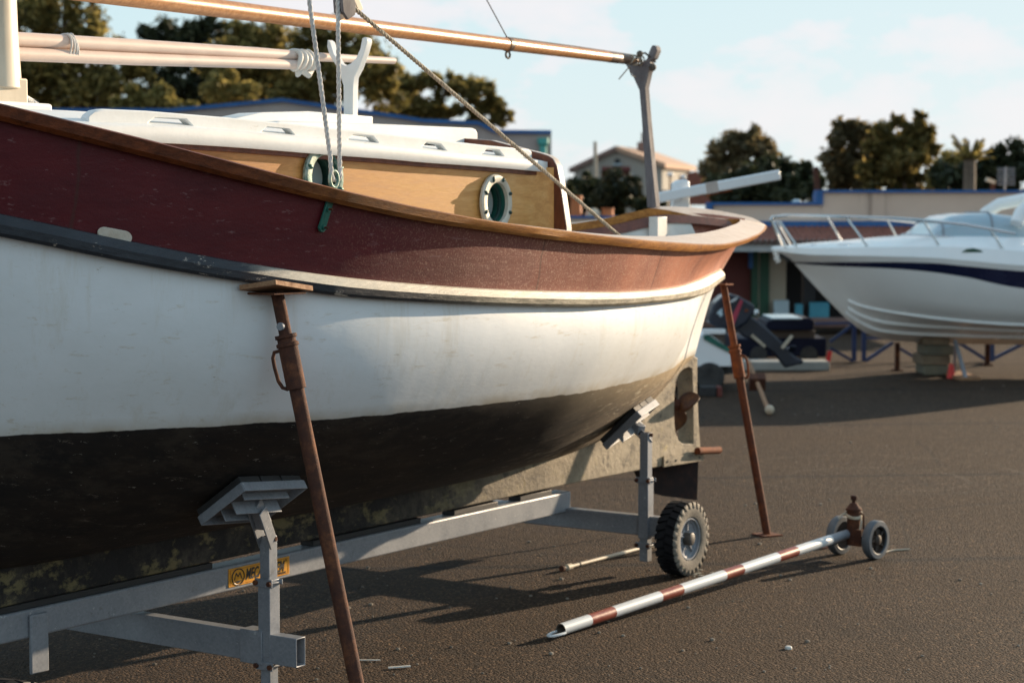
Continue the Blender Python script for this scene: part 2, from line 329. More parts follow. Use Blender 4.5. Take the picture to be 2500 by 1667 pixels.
# ------------------------------------------------------------------ mesh helpers
class MB:
    def __init__(s): s.v = []; s.f = []; s.mi = []; s.mats = []; s.sm = []
    def idx(s, m):
        if m not in s.mats: s.mats.append(m)
        return s.mats.index(m)
    def add(s, vs, fs, m, sm=True):
        o = len(s.v); s.v += [tuple(x) for x in vs]; i = s.idx(m)
        for f in fs: s.f.append([o+k for k in f]); s.mi.append(i); s.sm.append(sm)
    def grid(s, rows, m, closed_u=False, closed_v=False, flip=False):
        R = len(rows); C = len(rows[0]); vs = [p for r in rows for p in r]; fs = []
        for i in range(R if closed_v else R-1):
            for j in range(C if closed_u else C-1):
                a = i*C+j; b = i*C+(j+1) % C; c = ((i+1) % R)*C+(j+1) % C; d = ((i+1) % R)*C+j
                fs.append([a, d, c, b] if flip else [a, b, c, d])
        s.add(vs, fs, m)
    def box(s, c, size, m, rot=None):
        x, y, z = size[0]/2, size[1]/2, size[2]/2
        vs = [Vector((a*x, b*y, d*z)) for a in (-1, 1) for b in (-1, 1) for d in (-1, 1)]
        if rot is not None: vs = [rot @ p for p in vs]
        vs = [p + Vector(c) for p in vs]
        s.add(vs, [[0, 1, 3, 2], [4, 6, 7, 5], [0, 4, 5, 1], [2, 3, 7, 6], [0, 2, 6, 4], [1, 5, 7, 3]], m, False)
    def beam(s, p, q, wd, ht, m, up=Vector((0, 0, 1))):
        p = Vector(p); q = Vector(q); d = q-p; ln = d.length; d.normalize()
        sd = d.cross(up)
        if sd.length < 1e-5: sd = d.cross(Vector((1, 0, 0)))
        sd.normalize(); u2 = sd.cross(d)
        R = Matrix((d, sd, u2)).transposed()
        s.box((p+q)/2, (ln, wd, ht), m, R)
    def tube(s, pts, r, m, seg=12, caps=True, closed=False):
        pts = [Vector(p) for p in pts]; n = len(pts); rs = r if isinstance(r, (list, tuple)) else [r]*n
        rows = []; prev = None
        for i, p in enumerate(pts):
            t = (pts[(i+1) % n]-pts[i-1]) if closed else (pts[min(i+1, n-1)]-pts[max(i-1, 0)])
            t.normalize()
            if prev is None:
                a = t.cross(Vector((0, 0, 1)))
                if a.length < 1e-4: a = t.cross(Vector((1, 0, 0)))
            else: a = prev - t*prev.dot(t)
            a.normalize(); prev = a; b = t.cross(a)
            rows.append([p + (a*math.cos(k*2*math.pi/seg)+b*math.sin(k*2*math.pi/seg))*rs[i] for k in range(seg)])
        s.grid(rows, m, closed_u=True, closed_v=closed)
        if caps and not closed:
            s.add(rows[0], [list(range(seg))], m, False); s.add(rows[-1], [list(range(seg))[::-1]], m, False)
    def lathe(s, prof, origin, axis, m, seg=32, closed=False):
        ax = Vector(axis).normalized(); a = ax.cross(Vector((0, 0, 1)))
        if a.length < 1e-4: a = Vector((1, 0, 0))
        a.normalize(); b = ax.cross(a); o = Vector(origin)
        rows = [[o + ax*h + (a*math.cos(k*2*math.pi/seg)+b*math.sin(k*2*math.pi/seg))*r for k in range(seg)] for r, h in prof]
        s.grid(rows, m, closed_u=True, closed_v=closed)
    def prism(s, loops, fn, t0, t1, m, side=None):
        """polygon with holes in 2D, mapped by fn(p, t) at t0 and t1"""
        bm = bmesh.new(); es = []
        for lp in loops:
            vs = [bm.verts.new((p[0], p[1], 0)) for p in lp]
            es += [bm.edges.new((vs[i], vs[(i+1) % len(vs)])) for i in range(len(vs))]
        bmesh.ops.triangle_fill(bm, use_beauty=True, use_dissolve=False, edges=es)
        bm.verts.index_update(); pts = [(v.co.x, v.co.y) for v in bm.verts]
        tris = [[v.index for v in f.verts] for f in bm.faces]; bm.free()
        s.add([fn(p, t0) for p in pts], tris, m, False); s.add([fn(p, t1) for p in pts], [f[::-1] for f in tris], m, False)
        for lp in loops:
            k = len(lp)
            s.add([fn(p, t0) for p in lp]+[fn(p, t1) for p in lp], [[i, (i+1) % k, k+(i+1) % k, k+i] for i in range(k)], side or m, False)
    def ball(s, c, r, m, seg=14, sc=(1, 1, 1)):
        c = Vector(c); rows = []
        for i in range(seg//2+1):
            th = math.pi*i/(seg//2)
            rows.append([c+Vector((math.sin(th)*math.cos(k*2*math.pi/seg)*sc[0], math.sin(th)*math.sin(k*2*math.pi/seg)*sc[1], math.cos(th)*sc[2]))*r for k in range(seg)])
        s.grid(rows, m, closed_u=True)
    def build(s, name, parent=None, bevel=0, angle=35, seg=2):
        me = bpy.data.meshes.new(name); me.from_pydata(s.v, [], s.f)
        for m in s.mats: me.materials.append(m)
        me.polygons.foreach_set('material_index', s.mi); me.polygons.foreach_set('use_smooth', [True]*len(s.f))
        bm = bmesh.new(); bm.from_mesh(me); bmesh.ops.remove_doubles(bm, verts=bm.verts, dist=1e-5)
        bmesh.ops.recalc_face_normals(bm, faces=bm.faces); bm.to_mesh(me); bm.free()
        me.set_sharp_from_angle(angle=rad(angle)); me.update()
        o = bpy.data.objects.new(name, me); COL.objects.link(o)
        if parent: o.parent = parent
        if bevel:
            b = o.modifiers.new('bevel', 'BEVEL'); b.width = bevel; b.segments = seg; b.limit_method = 'ANGLE'; b.angle_limit = rad(40)
        return o

def thing(name, label, cat, loc=(0, 0, 0), rotz=0, group=None):
    o = bpy.data.objects.new(name, None); COL.objects.link(o); o.location = loc; o.rotation_euler = (0, 0, rotz); o.empty_display_size = .2
    return tag(o, label, cat, group)
def tag(o, label, cat, group=None):
    o['label'] = label; o['category'] = cat
    if group: o['group'] = group
    return o
def struct(o): o['kind'] = 'structure'; return o
def strand_rope(mb, pts, r, m, pitch=None, per=10):
    """three strands twisted round a path"""
    pts = [Vector(p) for p in pts]; pitch = pitch or r*7.5
    seg = [(pts[i+1]-pts[i]).length for i in range(len(pts)-1)]; tot = sum(seg); n = max(8, int(tot/pitch*per))
    path = []
    for k in range(n+1):
        d = tot*k/n; i = 0
        while i < len(seg)-1 and d > seg[i]: d -= seg[i]; i += 1
        path.append(pts[i].lerp(pts[i+1], min(d/seg[i], 1)))
    for st in range(3):
        q = []
        for k, p in enumerate(path):
            t = (path[min(k+1, n)]-path[max(k-1, 0)]).normalized(); a = t.cross(Vector((.3, .2, .93))).normalized(); b = t.cross(a)
            ph = 2*math.pi*(tot*k/n)/pitch + st*2*math.pi/3
            q.append(p + (a*math.cos(ph)+b*math.sin(ph))*r*.5)
        mb.tube(q, r*.56, m, 7)

# ================================================================== GROUND
mb = MB(); mb.add([(-600, -40, 0), (600, -40, 0), (600, 900, 0), (-600, 900, 0)], [[0, 1, 2, 3]], M['asphalt'])
struct(mb.build('ground'))

# ================================================================== THE WOODEN BOAT
boat = thing('wooden_boat', 'wooden boat with maroon bulwark, white topsides and varnished cabin, propped up on a trailer', 'boat', (C0.x, C0.y, 0), BOAT_ROT)
nwl = pch([(-1.45, 0), (-1.1, .30), (-.7, .58), (-.2, .83), (.3, 1.0), (.8, 1.08), (1.4, 1.10), (2.0, 1.08), (2.6, .97), (3.2, .80), (3.8, .58), (4.3, .35), (4.7, .17), (4.95, .075), (5.03, .05)])
nst = pch([(-1.75, 0), (-1.3, .45), (-.7, .84), (0, 1.08), (.6, 1.2), (1.3, 1.25), (2.0, 1.22), (2.8, 1.09), (3.5, .88), (4.2, .60), (4.8, .33), (5.2, .14), (5.44, .0)])
ng = pch([(-1.95, 0), (-1.4, .5), (-.7, .9), (0, 1.13), (.6, 1.25), (1.3, 1.30), (2.0, 1.29), (2.8, 1.17), (3.6, .98), (4.4, .70), (5.0, .45), (5.5, .24), (5.85, .09), (6.04, 0)])
def zwl(S): return 1.02+.017*(5.05-S)
zsb = pch([(-1.75, 1.98), (-.8, 1.767), (-.4, 1.678), (0, 1.609), (.4, 1.552), (.8, 1.519), (1.2, 1.493), (1.6, 1.472), (2.0, 1.455), (2.4, 1.445), (2.8, 1.44), (3.2, 1.435), (3.6, 1.43), (4.0, 1.431), (4.4, 1.442), (4.8, 1.45), (5.44, 1.455)])
zst = pch([(-1.75, 2.07), (-.8, 1.843), (-.4, 1.753), (0, 1.679), (.4, 1.623), (.8, 1.586), (1.2, 1.557), (1.6, 1.536), (2, 1.519), (2.4, 1.505), (2.8, 1.5), (3.2, 1.501), (3.6, 1.509), (4, 1.516), (4.4, 1.522), (4.8, 1.522), (5.44, 1.515)])
zrb = pch([(-1.95, 2.42), (-.8, 2.12), (-.4, 2.027), (0, 1.943), (.4, 1.869), (.8, 1.813), (1.2, 1.776), (1.6, 1.741), (2, 1.717), (2.4, 1.694), (2.8, 1.677), (3.2, 1.667), (3.6, 1.668), (4, 1.675), (4.4, 1.684), (4.8, 1.693), (5.2, 1.703), (5.6, 1.722), (6.04, 1.75)])
zrt = pch([(-1.95, 2.47), (-.8, 2.174), (-.4, 2.085), (0, 1.999), (.4, 1.92), (.8, 1.86), (1.2, 1.815), (1.6, 1.784), (2, 1.754), (2.4, 1.733), (2.8, 1.717), (3.2, 1.704), (3.6, 1.698), (4, 1.703), (4.4, 1.711), (4.8, 1.72), (5.2, 1.728), (5.6, 1.743), (6.04, 1.775)])
zft = pch([(-1.95, 2.47), (-.8, 2.174), (0, 2.0), (.8, 1.86), (1.6, 1.784), (2.4, 1.735), (3.4, 1.722), (4.0, 1.745), (4.63, 1.79), (4.91, 1.823), (5.2, 1.880), (5.28, 1.893), (5.48, 1.888), (5.64, 1.873), (5.78, 1.853), (5.92, 1.827), (6.04, 1.775)])
zrab = pch([(-1.2, .80), (-.9, .66), (-.5, .57), (0, .54), (1.9, .537), (2.8, .54), (3.23, .555), (3.58, .572), (4.0, .622), (4.29, .70), (4.59, .811), (4.92, .975), (5.08, 1.02)])
K = 90
# --- hull shell
mb = MB()
for sd in (1, -1):
    rows = []
    for j in range(13):                                  # topsides
        t = j/12; row = []
        for i in range(K+1):
            x = 1-(1-i/K)**1.7; Ss = lerp(-1.75, 5.44, x); Sw = lerp(-1.45, 5.03, x)
            n0 = nst(Ss)-.04*min(1, nst(Ss)/.15); n1 = nwl(Sw)
            n = lerp(n0, n1, t) + .05*math.sin(math.pi*t)*min(1, n1*1.6)*(1-smooth(3.6, 4.8, Sw)) - .03*math.sin(math.pi*t)*smooth(3.7, 4.4, Sw)*min(1, n0*2)
            S = lerp(Ss, Sw, t)
            S = lerp(Ss, Sw, t**lerp(1, .8, smooth(.6, 1, x)))
            row.append(L(S, sd*max(n, 0), lerp(zsb(Ss)+.03, zwl(Sw), t)))
        rows.append(row)
    for j in range(1, 15):                               # bottom
        t = j/14; row = []
        for i in range(K+1):
            x = 1-(1-i/K)**1.7; Sw = lerp(-1.45, 5.03, x); Sr = lerp(-1.2, 5.03, x); n1 = nwl(Sw); z1 = zwl(Sw); z3 = zrab(Sr); n3 = min(.05, n1+.006)
            h = z1-z3; a = smooth(2.4, 4.4, Sw)
            c1 = (n1-.09*n1-.12*a*n1, z1-lerp(.27, .40, a)*h)
            c2 = (lerp(.42*n1+.03, .30*n1+.035, a), z3+lerp(.13, .28, a)*h)
            b0 = (1-t)**3; b1 = 3*t*(1-t)**2; b2 = 3*t*t*(1-t); b3 = t**3
            row.append(L(lerp(Sw, Sr, t), sd*(b0*n1+b1*c1[0]+b2*c2[0]+b3*n3), b0*z1+b1*c1[1]+b2*c2[1]+b3*z3))
        rows.append(row)
    mb.grid(rows, M['hull'])
mb.build('hull', boat, angle=60)
# --- keel, deadwood and stern post with the propeller aperture
outer = [(-.75, .405), (2.2, .412), (3.6, .415), (4.4, .408), (5.11, .395), (5.107, .424), (5.08, .595), (5.056, .83), (5.06, 1.0), (5.0, 1.02)]
outer += [(S, zrab(S)+.04) for S in (4.92, 4.59, 4.29, 4.0, 3.58, 3.2, 2.8, 1.9, 1.0, 0, -.5, -.9, -1.2)]
outer += [(-1.36, 1.1), (-1.68, 1.7), (-1.93, 2.5), (-2.05, 2.52), (-1.85, 1.9), (-1.52, 1.15), (-1.2, .72), (-1.0, .53)]
hole = [(4.99, .94), (4.95, .95), (4.89, .945), (4.838, .925), (4.80, .88), (4.785, .80), (4.782, .717), (4.785, .64), (4.797, .583), (4.835, .533), (4.88, .512), (4.936, .503), (5.012, .498), (5.012, .546), (5.006, .747)]
mb = MB(); mb.prism([outer, hole], lambda p, t: L(p[0], t, p[1]), -.052, .052, M['keel']); mb.build('keel', boat, bevel=.006)
mb = MB()
hp = [(4.638, .40), (5.115, .388), (5.115, .43), (4.64, .462)]
for t0, t1 in ((.054, .066), (-.066, -.054)): mb.prism([hp], lambda p, t: L(p[0], t, p[1]), t0, t1, M['keel'])
for S in (4.68, 4.78, 5.06): mb.lathe([(.0, .004), (.008, .004), (.008, 0)], L(S, .066, .43-.04*(S-4.64)), (0, -1, 0), M['cord'], 10)
mb.build('heel_plate', boat, bevel=.002)
mb = MB(); sk = [(4.60, .398), (4.64, .33), (4.70, .262), (4.761, .224), (4.85, .198), (4.946, .18), (5.13, .145), (5.135, .25), (5.14, .39)]
mb.prism([sk], lambda p, t: L(5.1+(p[0]-5.1)*math.cos(.27)-t*math.sin(.27)*-1, (p[0]-5.1)*-math.sin(.27)*-1*1.0+t*math.cos(.27), p[1]), -.006, .006, rust('dark_rusty_plate', (.02, .011, .01), (.06, .025, .015), (.012, .009, .009))); mb.build('skeg_plate', boat)
mb = MB(); mb.tube([L(5.0, .085, .458), L(5.27, .085, .436)], .0215, M['rusto'], 16); mb.build('rudder_pin', boat)
# propeller
prop = MB(); prop.lathe([(.0, -.06), (.02, -.06), (.032, -.03), (.032, .05), (.02, .075), (0, .08)], L(4.90, 0, .735), (1, 0, 0), M['rust'], 16)
prop.tube([L(4.70, 0, .76), L(4.86, 0, .738)], .016, M['rust'], 10)
po = prop.build('propeller', boat)
pmat = rust('bronze_propeller_blade', (.085, .038, .018), (.20, .095, .03), (.04, .02, .014), .6)
for ang in (14, 134, 262):
    b = MB(); rows = []
    ca, sa = math.cos(rad(ang)), math.sin(rad(ang))
    for i in range(10):
        t = i/9; rr = .02+.135*t; wv = .075*math.sin(math.pi*min(1, t*.86+.12))**.6; row = []
        for k in range(9):
            q = (k/8-.5)*2*wv; pit = rad(58-30*t)
            row.append(L(4.90+q*math.cos(pit)*.9, ca*rr - sa*q*math.sin(pit), .735+sa*rr+ca*q*math.sin(pit)))
        rows.append(row)
    b.grid(rows, pmat); bo = b.build('blade', po)
    sol = bo.modifiers.new('solid', 'SOLIDIFY'); sol.thickness = .008
# --- bulwark
nb = pch([(-1.92, 0), (-1.4, .46), (-.7, .86), (0, 1.09), (.6, 1.21), (1.3, 1.26), (2.0, 1.25), (2.8, 1.13), (3.6, .94), (4.4, .645), (5.0, .36), (5.4, .17), (5.65, .06), (5.75, 0)])
def zfar(S): return zft(S)-.05
mb = MB()
for sd in (1, -1):
    rows = []
    for j in range(9):
        t = j/8; row = []
        for i in range(K+1):
            x = 1-(1-i/K)**1.7; S0 = lerp(-1.75, 5.44, x); S1 = lerp(-1.92, 5.75, x)
            n = lerp(max(nst(S0)-.035, 0), nb(S1), t) - .035*math.sin(math.pi*t)*smooth(2.5, 4.5, S0)*min(1, nst(S0)*4)
            zt = (zrb(S1) if sd > 0 else zfar(S1))+.01
            row.append(L(lerp(S0, S1, t), sd*max(n, 0), lerp(zst(S0)-.02, zt, t)))
        rows.append(row)
    mb.grid(rows, M['maroon'])
bul = mb.build('bulwark', boat, angle=60)
# butt joints and a cut-out patch in the bulwark
mb = MB()
for (u0, v0, u1, v1) in ((1317, 712, 1327, 612), (1600, 706, 1612, 640)):
    for sgn in (0,):
        pass
# scupper patch
mb = MB(); cx, cz = onplane(312, 575, .965); pts = []
for k in range(24):
    a = k*2*math.pi/24; pts.append((cx+.024*math.cos(a)+(.031 if math.cos(a) > 0 else -.031), cz+.021*math.sin(a)-.20*(.024*math.cos(a)+(.031 if math.cos(a) > 0 else -.031))))
def sc_map(p, t):
    z0, z1 = zst(p[0])-.02, zrb(p[0]); tt = max((p[1]-z0)/(z1-z0), 0); return L(p[0], lerp(nst(p[0])-.035, nb(p[0]), tt)+t, p[1])
mb.prism([pts], sc_map, .006, .012, simple('bare_cream_patch', (.52, .45, .36), (.66, .62, .54), 20, .5, 0, .3)); mb.build('scupper_patch', boat, bevel=.002)
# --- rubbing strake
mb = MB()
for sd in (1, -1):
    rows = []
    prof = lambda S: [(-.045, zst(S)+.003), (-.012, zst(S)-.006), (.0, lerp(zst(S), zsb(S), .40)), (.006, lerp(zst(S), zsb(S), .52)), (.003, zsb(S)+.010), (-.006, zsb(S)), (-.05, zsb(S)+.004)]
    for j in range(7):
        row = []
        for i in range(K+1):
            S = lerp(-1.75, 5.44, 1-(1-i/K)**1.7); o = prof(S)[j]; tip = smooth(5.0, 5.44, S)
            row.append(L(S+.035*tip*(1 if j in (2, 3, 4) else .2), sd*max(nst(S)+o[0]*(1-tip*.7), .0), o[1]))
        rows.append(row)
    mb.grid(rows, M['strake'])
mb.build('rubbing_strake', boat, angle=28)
# --- gunwale cap
nin = pch([(-1.75, 0), (-1.3, .42), (-.7, .80), (0, 1.02), (.6, 1.13), (1.3, 1.175), (2.0, 1.16), (2.8, 1.035), (3.6, .845), (4.4, .56), (5.0, .31), (5.4, .14), (5.6, .045), (5.67, 0)])
din = pch([(-2, .006), (0, .009), (1.2, .012), (2.0, .016), (2.4, .02), (2.9, .03), (3.6, .052), (4.3, .057), (5.0, .06), (5.67, .068)])
ring = []
for sd in (1, -1):
    seq = range(K+1) if sd > 0 else range(K-1, 0, -1)
    for i in seq:
        x = 1-(1-i/K)**1.5; So = lerp(-1.95, 6.04, x); Si = lerp(-1.75, 5.67, x)
        if sd > 0:
            b, t, it = zrb(So), zrt(So), zrt(Si)+din(Si)
        else:
            t = zft(So); b = t-.05; it = zft(Si+.2)-.012
            it = lerp(it, zrt(5.67)+.068, smooth(5.05, 5.6, Si))
        tip = smooth(5.3, 6.0, So)
        ring.append([L(So-.06*tip, sd*max(ng(So)-.012, 0), b), L(So, sd*ng(So), b+.014), L(So+.002, sd*(ng(So)+.004), t-.006), L(So-.006*tip, sd*max(ng(So)-.006, 0), t),
                     L(Si, sd*nin(Si), it), L(Si, sd*nin(Si), it-.048)])
mb = MB(); R = len(ring)
for j in range(6):
    m = M['rimtop'] if j == 3 else M['rim']
    mb.grid([[r[j] for r in ring], [r[(j+1) % 6] for r in ring]], m, closed_u=True)
mb.build('gunwale', boat, angle=30)
# --- cockpit lining and deck
mb = MB(); ml = MB()
for sd in (1, -1):
    rows = []; rl = []
    for j in range(4):
        row = []
        for i in range(41):
            S = lerp(2.2, 5.6, i/40); n = max(nin(S)-.012-.05*(j/3), 0); zt = (zrt(S)+din(S)-.04) if sd > 0 else zft(S+.15)-.05
            row.append(L(S, sd*n, lerp(zt, zt-.05, j/3)))
        rows.append(row)
    mb.grid(rows, M['mahog'])
    for j in range(4):
        row = []
        for i in range(41):
            S = lerp(2.2, 5.30, i/40); n = lerp(max(nin(S)-.05, 0), max(min(nin(S)-.14, nst(S)-.10), 0), j/3); zt = (zrt(S)+din(S)-.12) if sd > 0 else zft(S+.15)-.098
            row.append(L(S, sd*n, lerp(zt, 1.545, j/3)))
        rl.append(row)
    ml.grid(rl, M['whitein'])
mb.build('lining_band', boat); ml.build('cockpit_lining', boat)
mb = MB(); mb.grid([[L(lerp(2.2, 5.3, i/30), sd*max(nst(lerp(2.2, 5.3, i/30))-.08, 0), 1.55) for i in range(31)] for sd in (1, -1)], M['whitein']); mb.build('cockpit_sole', boat)
mb = MB()
mb.grid([[L(lerp(-1.6, 2.42, i/40), q*max(nin(lerp(-1.6, 2.42, i/40))-.02, 0), zst(lerp(-1.6, 2.42, i/40))+.05+.03*(1-q*q)) for i in range(41)] for q in (-1, -.5, 0, .5, 1)], M['white']); mb.build('deck', boat)
mb = MB(); sA, zA = 5.03, 1.70
for dn in (0,):
    n0 = -(nin(5.0)-.055); mb.box(L(5.02, n0+.055, 1.66), (.115, .06, .34), M['whitein'])
mb.box(L(5.02, n0+.09, 1.61), (.05, .03, .10), M['greywood'])
mb.build('frame_rib', boat, bevel=.004)
# --- cabin
def ncab(S): return .60+.055*S
zfb = pch([(-1.0, 2.07), (-.6, 2.084), (-.3, 2.092), (0, 2.10), (.3, 2.096), (.6, 2.088), (.9, 2.078), (1.2, 2.071), (1.5, 2.06), (1.8, 2.053), (2.1, 2.044), (2.4, 2.032)])
zfa = pch([(-1.0, 2.135), (-.6, 2.143), (-.3, 2.153), (0, 2.159), (.3, 2.156), (.6, 2.146), (.9, 2.138), (1.2, 2.127), (1.5, 2.115), (1.8, 2.10), (2.1, 2.091), (2.4, 2.081)])
ports = []
for (u, v) in ((787, 432), (1208, 493)):
    S, z = onplane(u, v, .65 if u < 1000 else .71); ports.append((S, z-.004))
SCE = 2.20
for sd in (1, -1):
    mb = MB()
    lp = [(-.95, 1.5), (SCE, 1.5)] + [(S, zfb(S)+.03) for S in (SCE, 1.8, 1.4, 1.0, .6, .3, 0, -.3, -.6, -.95)]
    loops = [lp]
    if sd > 0:
        for (S, z) in ports: loops.append([(S+.0905*math.cos(k*2*math.pi/28), z+.0905*math.sin(k*2*math.pi/28)) for k in range(28)])
    mb.prism(loops, lambda p, t: L(p[0], sd*(ncab(p[0])+t), p[1]), -.02, 0, M['ply'])
    rows = []                                            # cove that turns out to the wing board
    for j in range(9):
        a = j/8*math.pi/2; rows.append([L(SCE+.138*math.sin(a), sd*(ncab(SCE)+.075*(1-math.cos(a))), z) for z in (1.5, 1.7, 1.9, zfb(2.3)+.02)])
    mb.grid(rows, M['ply'])
    mb.build('cabin_side', boat, angle=25)
mb = MB(); mb.box(L(-.95, 0, 1.8), (.03, 1.08, .6), M['ply']); mb.build('cabin_front', boat)
pmb = [atS(u, v, 2.34) for u, v in ((1385, 556), (1377, 500), (1368, 440), (1361, 405), (1352, 388), (1340, 380), (1322, 374), (1285, 365))]
half = [(n-.004, z) for n, z in pmb]
top = [(.45, 2.185), (.2, 2.205), (0, 2.21)]
wb = [(half[0][0]+.012, 1.45)] + half + top + [(-n, z) for n, z in reversed(half+top[:2])] + [(-half[0][0]-.012, 1.45)]
mb = MB(); mb.prism([wb], lambda p, t: L(t, p[0], p[1]), 2.34, 2.385, M['mahog'], side=wood('sunlit_board_edge', (.45, .38, .32), (.58, .50, .43), (.68, .62, .55), (2, 2, 2), .4)); mb.build('wing_board', boat, bevel=.004)  # pale edge: sun on the board's rim put into its colour
# roof with fascia
mb = MB(); rows = []
for j in range(17):
    q = j/8-1
    rows.append([L(S, q*(ncab(S)+.032), zfa(S)-.002+.075*(1-abs(q)**2.2)) for S in [lerp(-1.0, 2.335, i/24) for i in range(25)]])
mb.grid(rows, M['white']); mb.build('cabin_roof', boat)
mb = MB()
for sd in (1, -1):
    Ss = [lerp(-1.0, 2.30, i/30) for i in range(31)]
    mb.grid([[L(S, sd*(ncab(S)+dn), (zfa(S) if k else zfb(S))+dz) for S in Ss] for dn, k, dz in ((.0, 0, 0), (.034, 0, 0), (.038, 0, .01), (.038, 1, -.008), (.032, 1, 0.001), (.0, 1, .004))], M['white'])
    e = [L(2.30, sd*(ncab(2.3)+dn), (zfa(2.3) if k else zfb(2.3))+dz) for dn, k, dz in ((.0, 0, 0), (.038, 0, 0), (.038, 1, -.004), (.0, 1, .004))]
    e2 = [p+Vector((.035, 0, 0)) for p in e]; e2[1].y *= 1; mb.add(e+e2, [[0, 1, 2, 3], [4, 5, 6, 7], [0, 1, 5, 4], [1, 2, 6, 5], [2, 3, 7, 6]], M['white'], False)
mb.build('roof_fascia', boat, angle=40)
mb = MB()
for sd in (1, -1):
    Ss = [lerp(-.9, 2.3, i/30) for i in range(31)]
    mb.grid([[L(S, sd*(ncab(S)+dn), zfb(S)+dz) for S in Ss] for dn, dz in ((.001, .002), (.012, .002), (.012, -.016), (.001, -.018))], M['mahog'])
mb.build('roof_moulding', boat, angle=40)
# handrails
ztop = pch([(-.6, 2.2), (-.3, 2.212), (0, 2.215), (.3, 2.21), (.6, 2.2), (.9, 2.191), (1.2, 2.177), (1.5, 2.166), (1.8, 2.155), (2.1, 2.142), (2.4, 2.135)])
slots = [(.01, .22), (.58, .76), (1.07, 1.25), (1.53, 1.69), (1.94, 2.09)]
bot = [(-.27, zfa(-.27)-.01)]
for a, b in slots:
    zb = zfa(a)-.01; bot += [(a, zb), (a+.0, zfa(a)+.012), (a+.035, zfa(a)+.034), (b-.03, zfa(b)+.034), (b, zfa(b)+.012), (b, zfa(b)-.01)]
bot += [(2.30, zfa(2.3)-.01)]
tp = [(2.30, ztop(2.3)-.01)] + [(S, ztop(S)) for S in (2.28, 2.0, 1.6, 1.2, .8, .4, 0, -.2)] + [(-.235, ztop(-.2)-.006), (-.258, ztop(-.2)-.02), (-.27, ztop(-.2)-.035)]
for sd in (1, -1):
    mb = MB(); mb.prism([bot+tp], lambda p, t: L(p[0], sd*(ncab(p[0])-.045+t), p[1]), -.02, .02, M['white']); mb.build('handrail', boat, bevel=.006)
# sliding hatch, crutch block
mb = MB(); hz = [(1.0, 2.165), (2.43, 2.172), (2.45, 2.19), (2.45, 2.222), (2.435, 2.241), (2.41, 2.247), (1.6, 2.238), (1.05, 2.228), (1.0, 2.215)]
mb.prism([hz], lambda p, t: L(p[0], t, p[1]), -.30, .30, M['white']); mb.build('sliding_hatch', boat, bevel=.006)
mb = MB(); mb.prism([[(.95, 2.222), (1.95, 2.225), (1.95, 2.287), (1.5, 2.292), (1.2, 2.275), (1.0, 2.238)]], lambda p, t: L(p[0], t, p[1]), -.07, .07, M['white']); mb.build('crutch_block', boat, bevel=.004)
ycr = [(806, 98), (811.6, 103), (820, 132), (836, 156), (848, 162), (863, 156), (875.5, 143), (886, 120), (890.5, 95), (896, 92), (901, 95), (902.7, 103), (894.6, 133), (881, 169), (870, 190), (868, 212), (867, 309), (846, 309), (845, 212), (833, 172), (811, 137), (805, 116)]
mb = MB(); mb.prism([[atS(u, v, 1.87) for u, v in ycr]], lambda p, t: L(1.87+t, p[0], p[1]), -.02, .02, M['white']); mb.build('yard_crutch', boat, bevel=.004)
scr = [(1529, 153), (1549.7, 186), (1566, 221.5), (1572, 293), (1585, 508), (1607, 508), (1586, 293), (1580, 216), (1588.4, 178), (1596, 164), (1591, 150), (1601, 145), (1609, 126), (1608, 117), (1604, 112), (1597, 112), (1590, 127), (1585, 144), (1571, 157), (1558, 156), (1536, 151), (1526, 132), (1518, 134)]
mb = MB(); mb.prism([[atS(u, v, 5.17) for u, v in scr]], lambda p, t: L(5.17+t, p[0], p[1]), -.028, .028, M['greywood']); mb.build('boom_crutch', boat, bevel=.005)
# portholes
for k, (S, z) in enumerate(ports):
    mring = M['bronze'] if k == 0 else M['creamb']; n = ncab(S); ax = Vector((.055, -1, 0)).normalized(); o = L(S, n, z)
    mb = MB(); mb.lathe([(.088, .0), (.088, .016), (.094, .02), (.118, .018), (.126, .010), (.126, .0)], o, ax, mring, 44)
    ro = mb.build('porthole', boat, angle=40)
    mb = MB(); mb.lathe([(.089, .014), (.089, -.075), (.075, -.075)], o, ax, M['green'] if k else M['greendark'], 44); mb.lathe([(.089, -.02), (.080, -.024), (.080, -.034), (.089, -.04)], o, ax, M['greendark'], 44); mb.build('inner_ring', ro, angle=40)
    mb = MB(); mb.lathe([(.080, -.058), (.04, -.058), (.0, -.058)], o, ax, M['portglass'], 44); mb.build('glass', ro)
    sx = Vector((1, .055, 0)).normalized()
    for q in range(8):
        a = rad(q*45+22); c = o + ax*.019 + (sx*math.cos(a)+Vector((0, 0, 1))*math.sin(a))*.108
        mb = MB(); dvec = (sx*math.cos(a)*.55+Vector((0, 0, 1))*math.sin(a)*.3+sx*.3).normalized()
        mb.tube([c-dvec*.013, c-dvec*.006, c+dvec*.006, c+dvec*.013], [.004, .008, .008, .004], M['greendark'] if k else M['green'], 10); mb.build('screw', ro)
